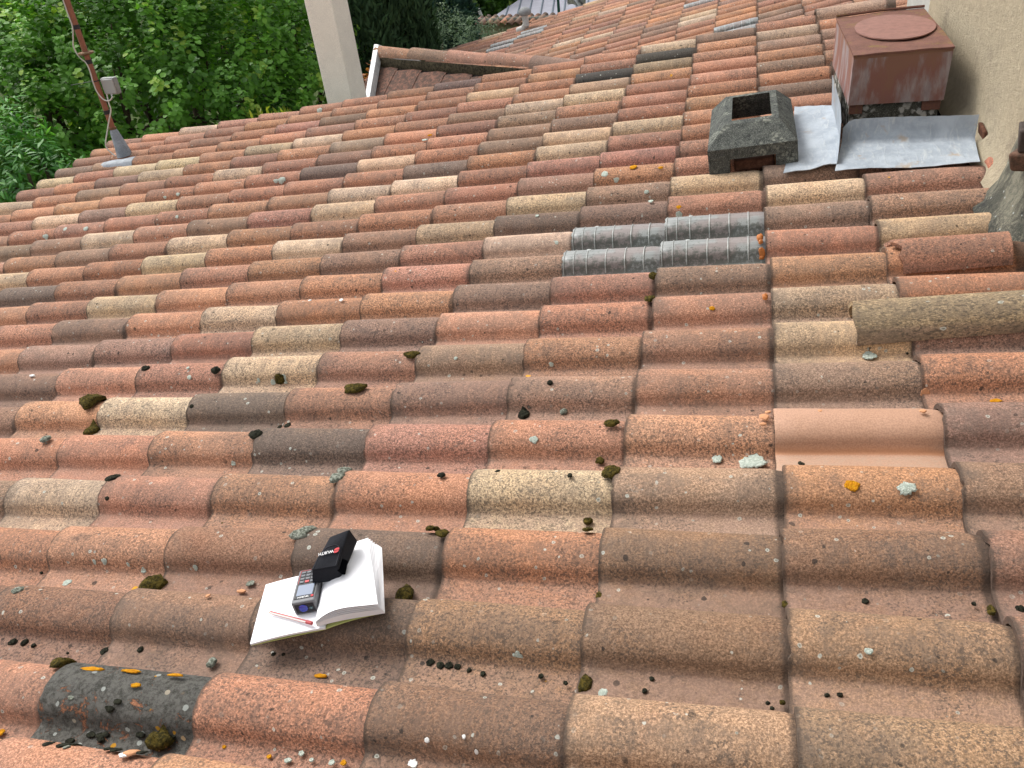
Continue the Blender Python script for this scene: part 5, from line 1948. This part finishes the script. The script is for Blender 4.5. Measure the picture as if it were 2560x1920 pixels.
MHAZ = leaf_mat('hazel_leaf', (.060, .165, .020), (.190, .430, .050), (.36, .52, .08))
MHAZ2 = leaf_mat('hazel_leaf_dark', (.022, .060, .010), (.080, .180, .028), (.16, .26, .05))
MASH = leaf_mat('elder_leaf', (.030, .125, .018), (.100, .320, .045), (.18, .42, .08))
MCYP = leaf_mat('cypress_leaf', (.018, .042, .020), (.070, .135, .055), None, .15, .2, .8)
MCED = leaf_mat('cedar_leaf', (.020, .050, .038), (.070, .140, .110), None, .15, .2, .8)
MOLI = leaf_mat('olive_leaf', (.045, .085, .035), (.150, .220, .125), (.24, .31, .20), .15, .2, .7)
MBAM = leaf_mat('bamboo_leaf', (.025, .080, .012), (.100, .210, .030), (.22, .28, .05), .3)
MYEL = leaf_mat('yellow_leaf', (.12, .16, .015), (.30, .33, .04), None, .3)
MRED2 = leaf_mat('red_leaf', (.20, .05, .02), (.35, .14, .04), None, .3)

tw = np.array([.55, -.75, .35]); tw /= np.linalg.norm(tw)
GH = 'tall leafy shrubs in the hedge beyond the roof edge'
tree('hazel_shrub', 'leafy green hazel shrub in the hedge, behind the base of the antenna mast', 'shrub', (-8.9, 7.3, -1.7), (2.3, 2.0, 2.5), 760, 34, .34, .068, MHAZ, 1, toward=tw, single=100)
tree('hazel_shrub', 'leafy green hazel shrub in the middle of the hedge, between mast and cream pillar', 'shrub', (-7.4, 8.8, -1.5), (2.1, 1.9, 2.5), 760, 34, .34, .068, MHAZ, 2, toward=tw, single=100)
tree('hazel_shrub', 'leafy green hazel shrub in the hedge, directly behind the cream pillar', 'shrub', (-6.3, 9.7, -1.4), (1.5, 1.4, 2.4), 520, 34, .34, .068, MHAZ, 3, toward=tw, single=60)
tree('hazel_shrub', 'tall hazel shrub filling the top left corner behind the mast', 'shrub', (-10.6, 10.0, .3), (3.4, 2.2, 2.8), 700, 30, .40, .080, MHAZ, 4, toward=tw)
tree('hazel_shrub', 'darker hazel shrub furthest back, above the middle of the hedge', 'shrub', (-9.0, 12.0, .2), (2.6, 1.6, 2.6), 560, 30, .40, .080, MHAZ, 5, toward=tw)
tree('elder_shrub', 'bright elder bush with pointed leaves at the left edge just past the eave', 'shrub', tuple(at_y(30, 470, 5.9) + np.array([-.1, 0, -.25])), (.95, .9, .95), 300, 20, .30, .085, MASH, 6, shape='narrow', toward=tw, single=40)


def cypress(name, label, x, y, ztop, rad, seed, mat=MCYP, n=2600, droop=-.1, ground=-4.0, size=.10, cat='tree'):
    rs = np.random.RandomState(seed)
    root = empty(name, (x, y, ground), label, cat, None)
    bpy.context.view_layer.update()
    H_ = ztop - ground
    f = rs.uniform(.02, 1, n) ** .8
    prof_ = rad * (1 - f ** 2.2) ** .6 * (.75 + .25 * np.minimum(f * 6, 1))
    a = rs.uniform(0, 2 * math.pi, n)
    lob = 1 + .10 * np.sin(a * 5 + f * 9) + .08 * np.sin(a * 9 + f * 23)
    rr_ = prof_ * lob * rs.uniform(.82, 1.05, n)
    P_ = []; D_ = []; N_ = []; T_ = []
    for i in range(n):
        p = np.array([math.cos(a[i]) * rr_[i], math.sin(a[i]) * rr_[i], f[i] * H_])
        o_ = np.array([math.cos(a[i]), math.sin(a[i]), 0])
        k = 9
        sd_ = rs.normal(size=(k, 3)) * .35
        d = o_ * .35 + np.array([0, 0, 1.0 + droop]) + sd_
        P_.append(p + rs.normal(size=(k, 3)) * .05); D_.append(d); N_.append(np.tile(o_, (k, 1)) + rs.normal(size=(k, 3)) * .3)
        T_.append(np.clip(rs.normal(.4, .2) + rs.normal(0, .1, k), 0, 1))
    P_, D_, N_, T_ = map(np.concatenate, (P_, D_, N_, T_))
    me = leaves_mesh('foliage', P_, D_, N_, size * rs.uniform(.7, 1.4, len(P_)), T_, mat, 'narrow')
    tag(link('foliage', me, root), kind='stuff')
    mb = MB(); mb.tube([np.array([x, y, ground]), np.array([x, y, ground + H_ * .92])], [.12, .02], 8)
    mb.build('trunk', MBARK, root)
    return root


cypress('cypress_tree', 'dark cypress immediately right of the cream pillar', at_y(925, 60, 10.6)[0], 10.6, 1.9, .46, 21)
cypress('cypress_tree', 'dark cypress beside the blue-green cedar, right one of the two', at_y(1015, 60, 11.2)[0], 11.2, 1.9, .42, 22)
cypress('cedar_tree', 'blue-green young cedar standing in front of the garden wall', *at_y(1125, 70, 14.2)[:2], .6, .46, 23, MCED, 2000, -.7, size=.12)
oc = at_y(1120, 110, 12.6)
tree('olive_bush', 'silvery olive bush in front of the beige garden wall', 'bush', (oc[0], oc[1], oc[2] - .35), (.95, .8, .85), 330, 30, .28, .05, MOLI, 24, shape='narrow', toward=tw)
bc = at_y(1215, 5, 21.5)
tree('bamboo_clump', 'green bamboo clump with drooping leaves beyond the garden wall', 'plant', (bc[0] - .2, bc[1], bc[2] - .2), (1.0, .6, 1.4), 260, 26, .5, .22, MBAM, 25, shape='narrow')
bc = at_y(1095, 15, 17.6)
tree('yellow_shrub', 'yellow-green shrub behind the garden wall beside the cedar', 'shrub', (bc[0], bc[1], bc[2] - .1), (.6, .5, .9), 120, 24, .3, .12, MYEL, 26)
for k, (px_c, yy_, r_) in enumerate(((1000, 21, 2.6), (1220, 23, 2.8), (1480, 24, 3.0), (1700, 26, 3.2), (700, 19, 3.0), (350, 17, 3.2))):
    bc = at_y(px_c, -60, yy_)
    tree('backdrop_tree', ['green tree far behind the garden wall, above the cypress', 'green tree far behind the bamboo clump', 'green tree far behind the grey shed', 'green tree far beyond the far roof', 'green tree far behind the hedge, above the cream pillar', 'green tree far behind the hedge, above the mast'][k], 'tree',
         (bc[0], bc[1], bc[2] - .8), (r_, 1.8, r_ * .9), 300, 22, .6, .17, MHAZ2, 30 + k, toward=tw)
# small reddish shrub between pillar and white strip, yellow sprigs at the eave
rc_ = at_y(915, 200, 8.2)
tree('barberry_shrub', 'small reddish-leaved barberry shrub between the pillar and the white edge strip', 'shrub', (rc_[0], rc_[1], rc_[2] - .25), (.22, .22, .5), 50, 18, .16, .04, MRED2, 41)
rs = np.random.RandomState(5)
for k, px_c in enumerate((665, 715)):
    b_ = at_y(px_c, 300, 5.9)
    n = 22
    d = rs.normal(size=(n, 3)) * .5 + np.array([0, 0, .9])
    pos = rs.normal(size=(n, 3)) * np.array([.04, .04, .03]) + np.array([0, 0, .06])
    me = leaves_mesh('leaves', pos, d, rs.normal(size=(n, 3)) + np.array([0, -.5, .5]), rs.uniform(.05, .09, n), rs.uniform(0, 1, n), MYEL, 'narrow')
    root = empty('bamboo_sprig', b_ - upz * .05, ['yellow-green leafy sprig poking above the eave, nearer the mast', 'yellow-green leafy sprig poking above the eave, nearer the pillar'][k], 'plant')
    o = link('leaves', me, root); tag(o, kind='stuff')
    mb = MB(); bpy.context.view_layer.update(); mb.tube([b_ - upz * 1.5, b_ + upz * .05], .006, 6); mb.build('stem', MBAM, root)

bpy.context.view_layer.update()
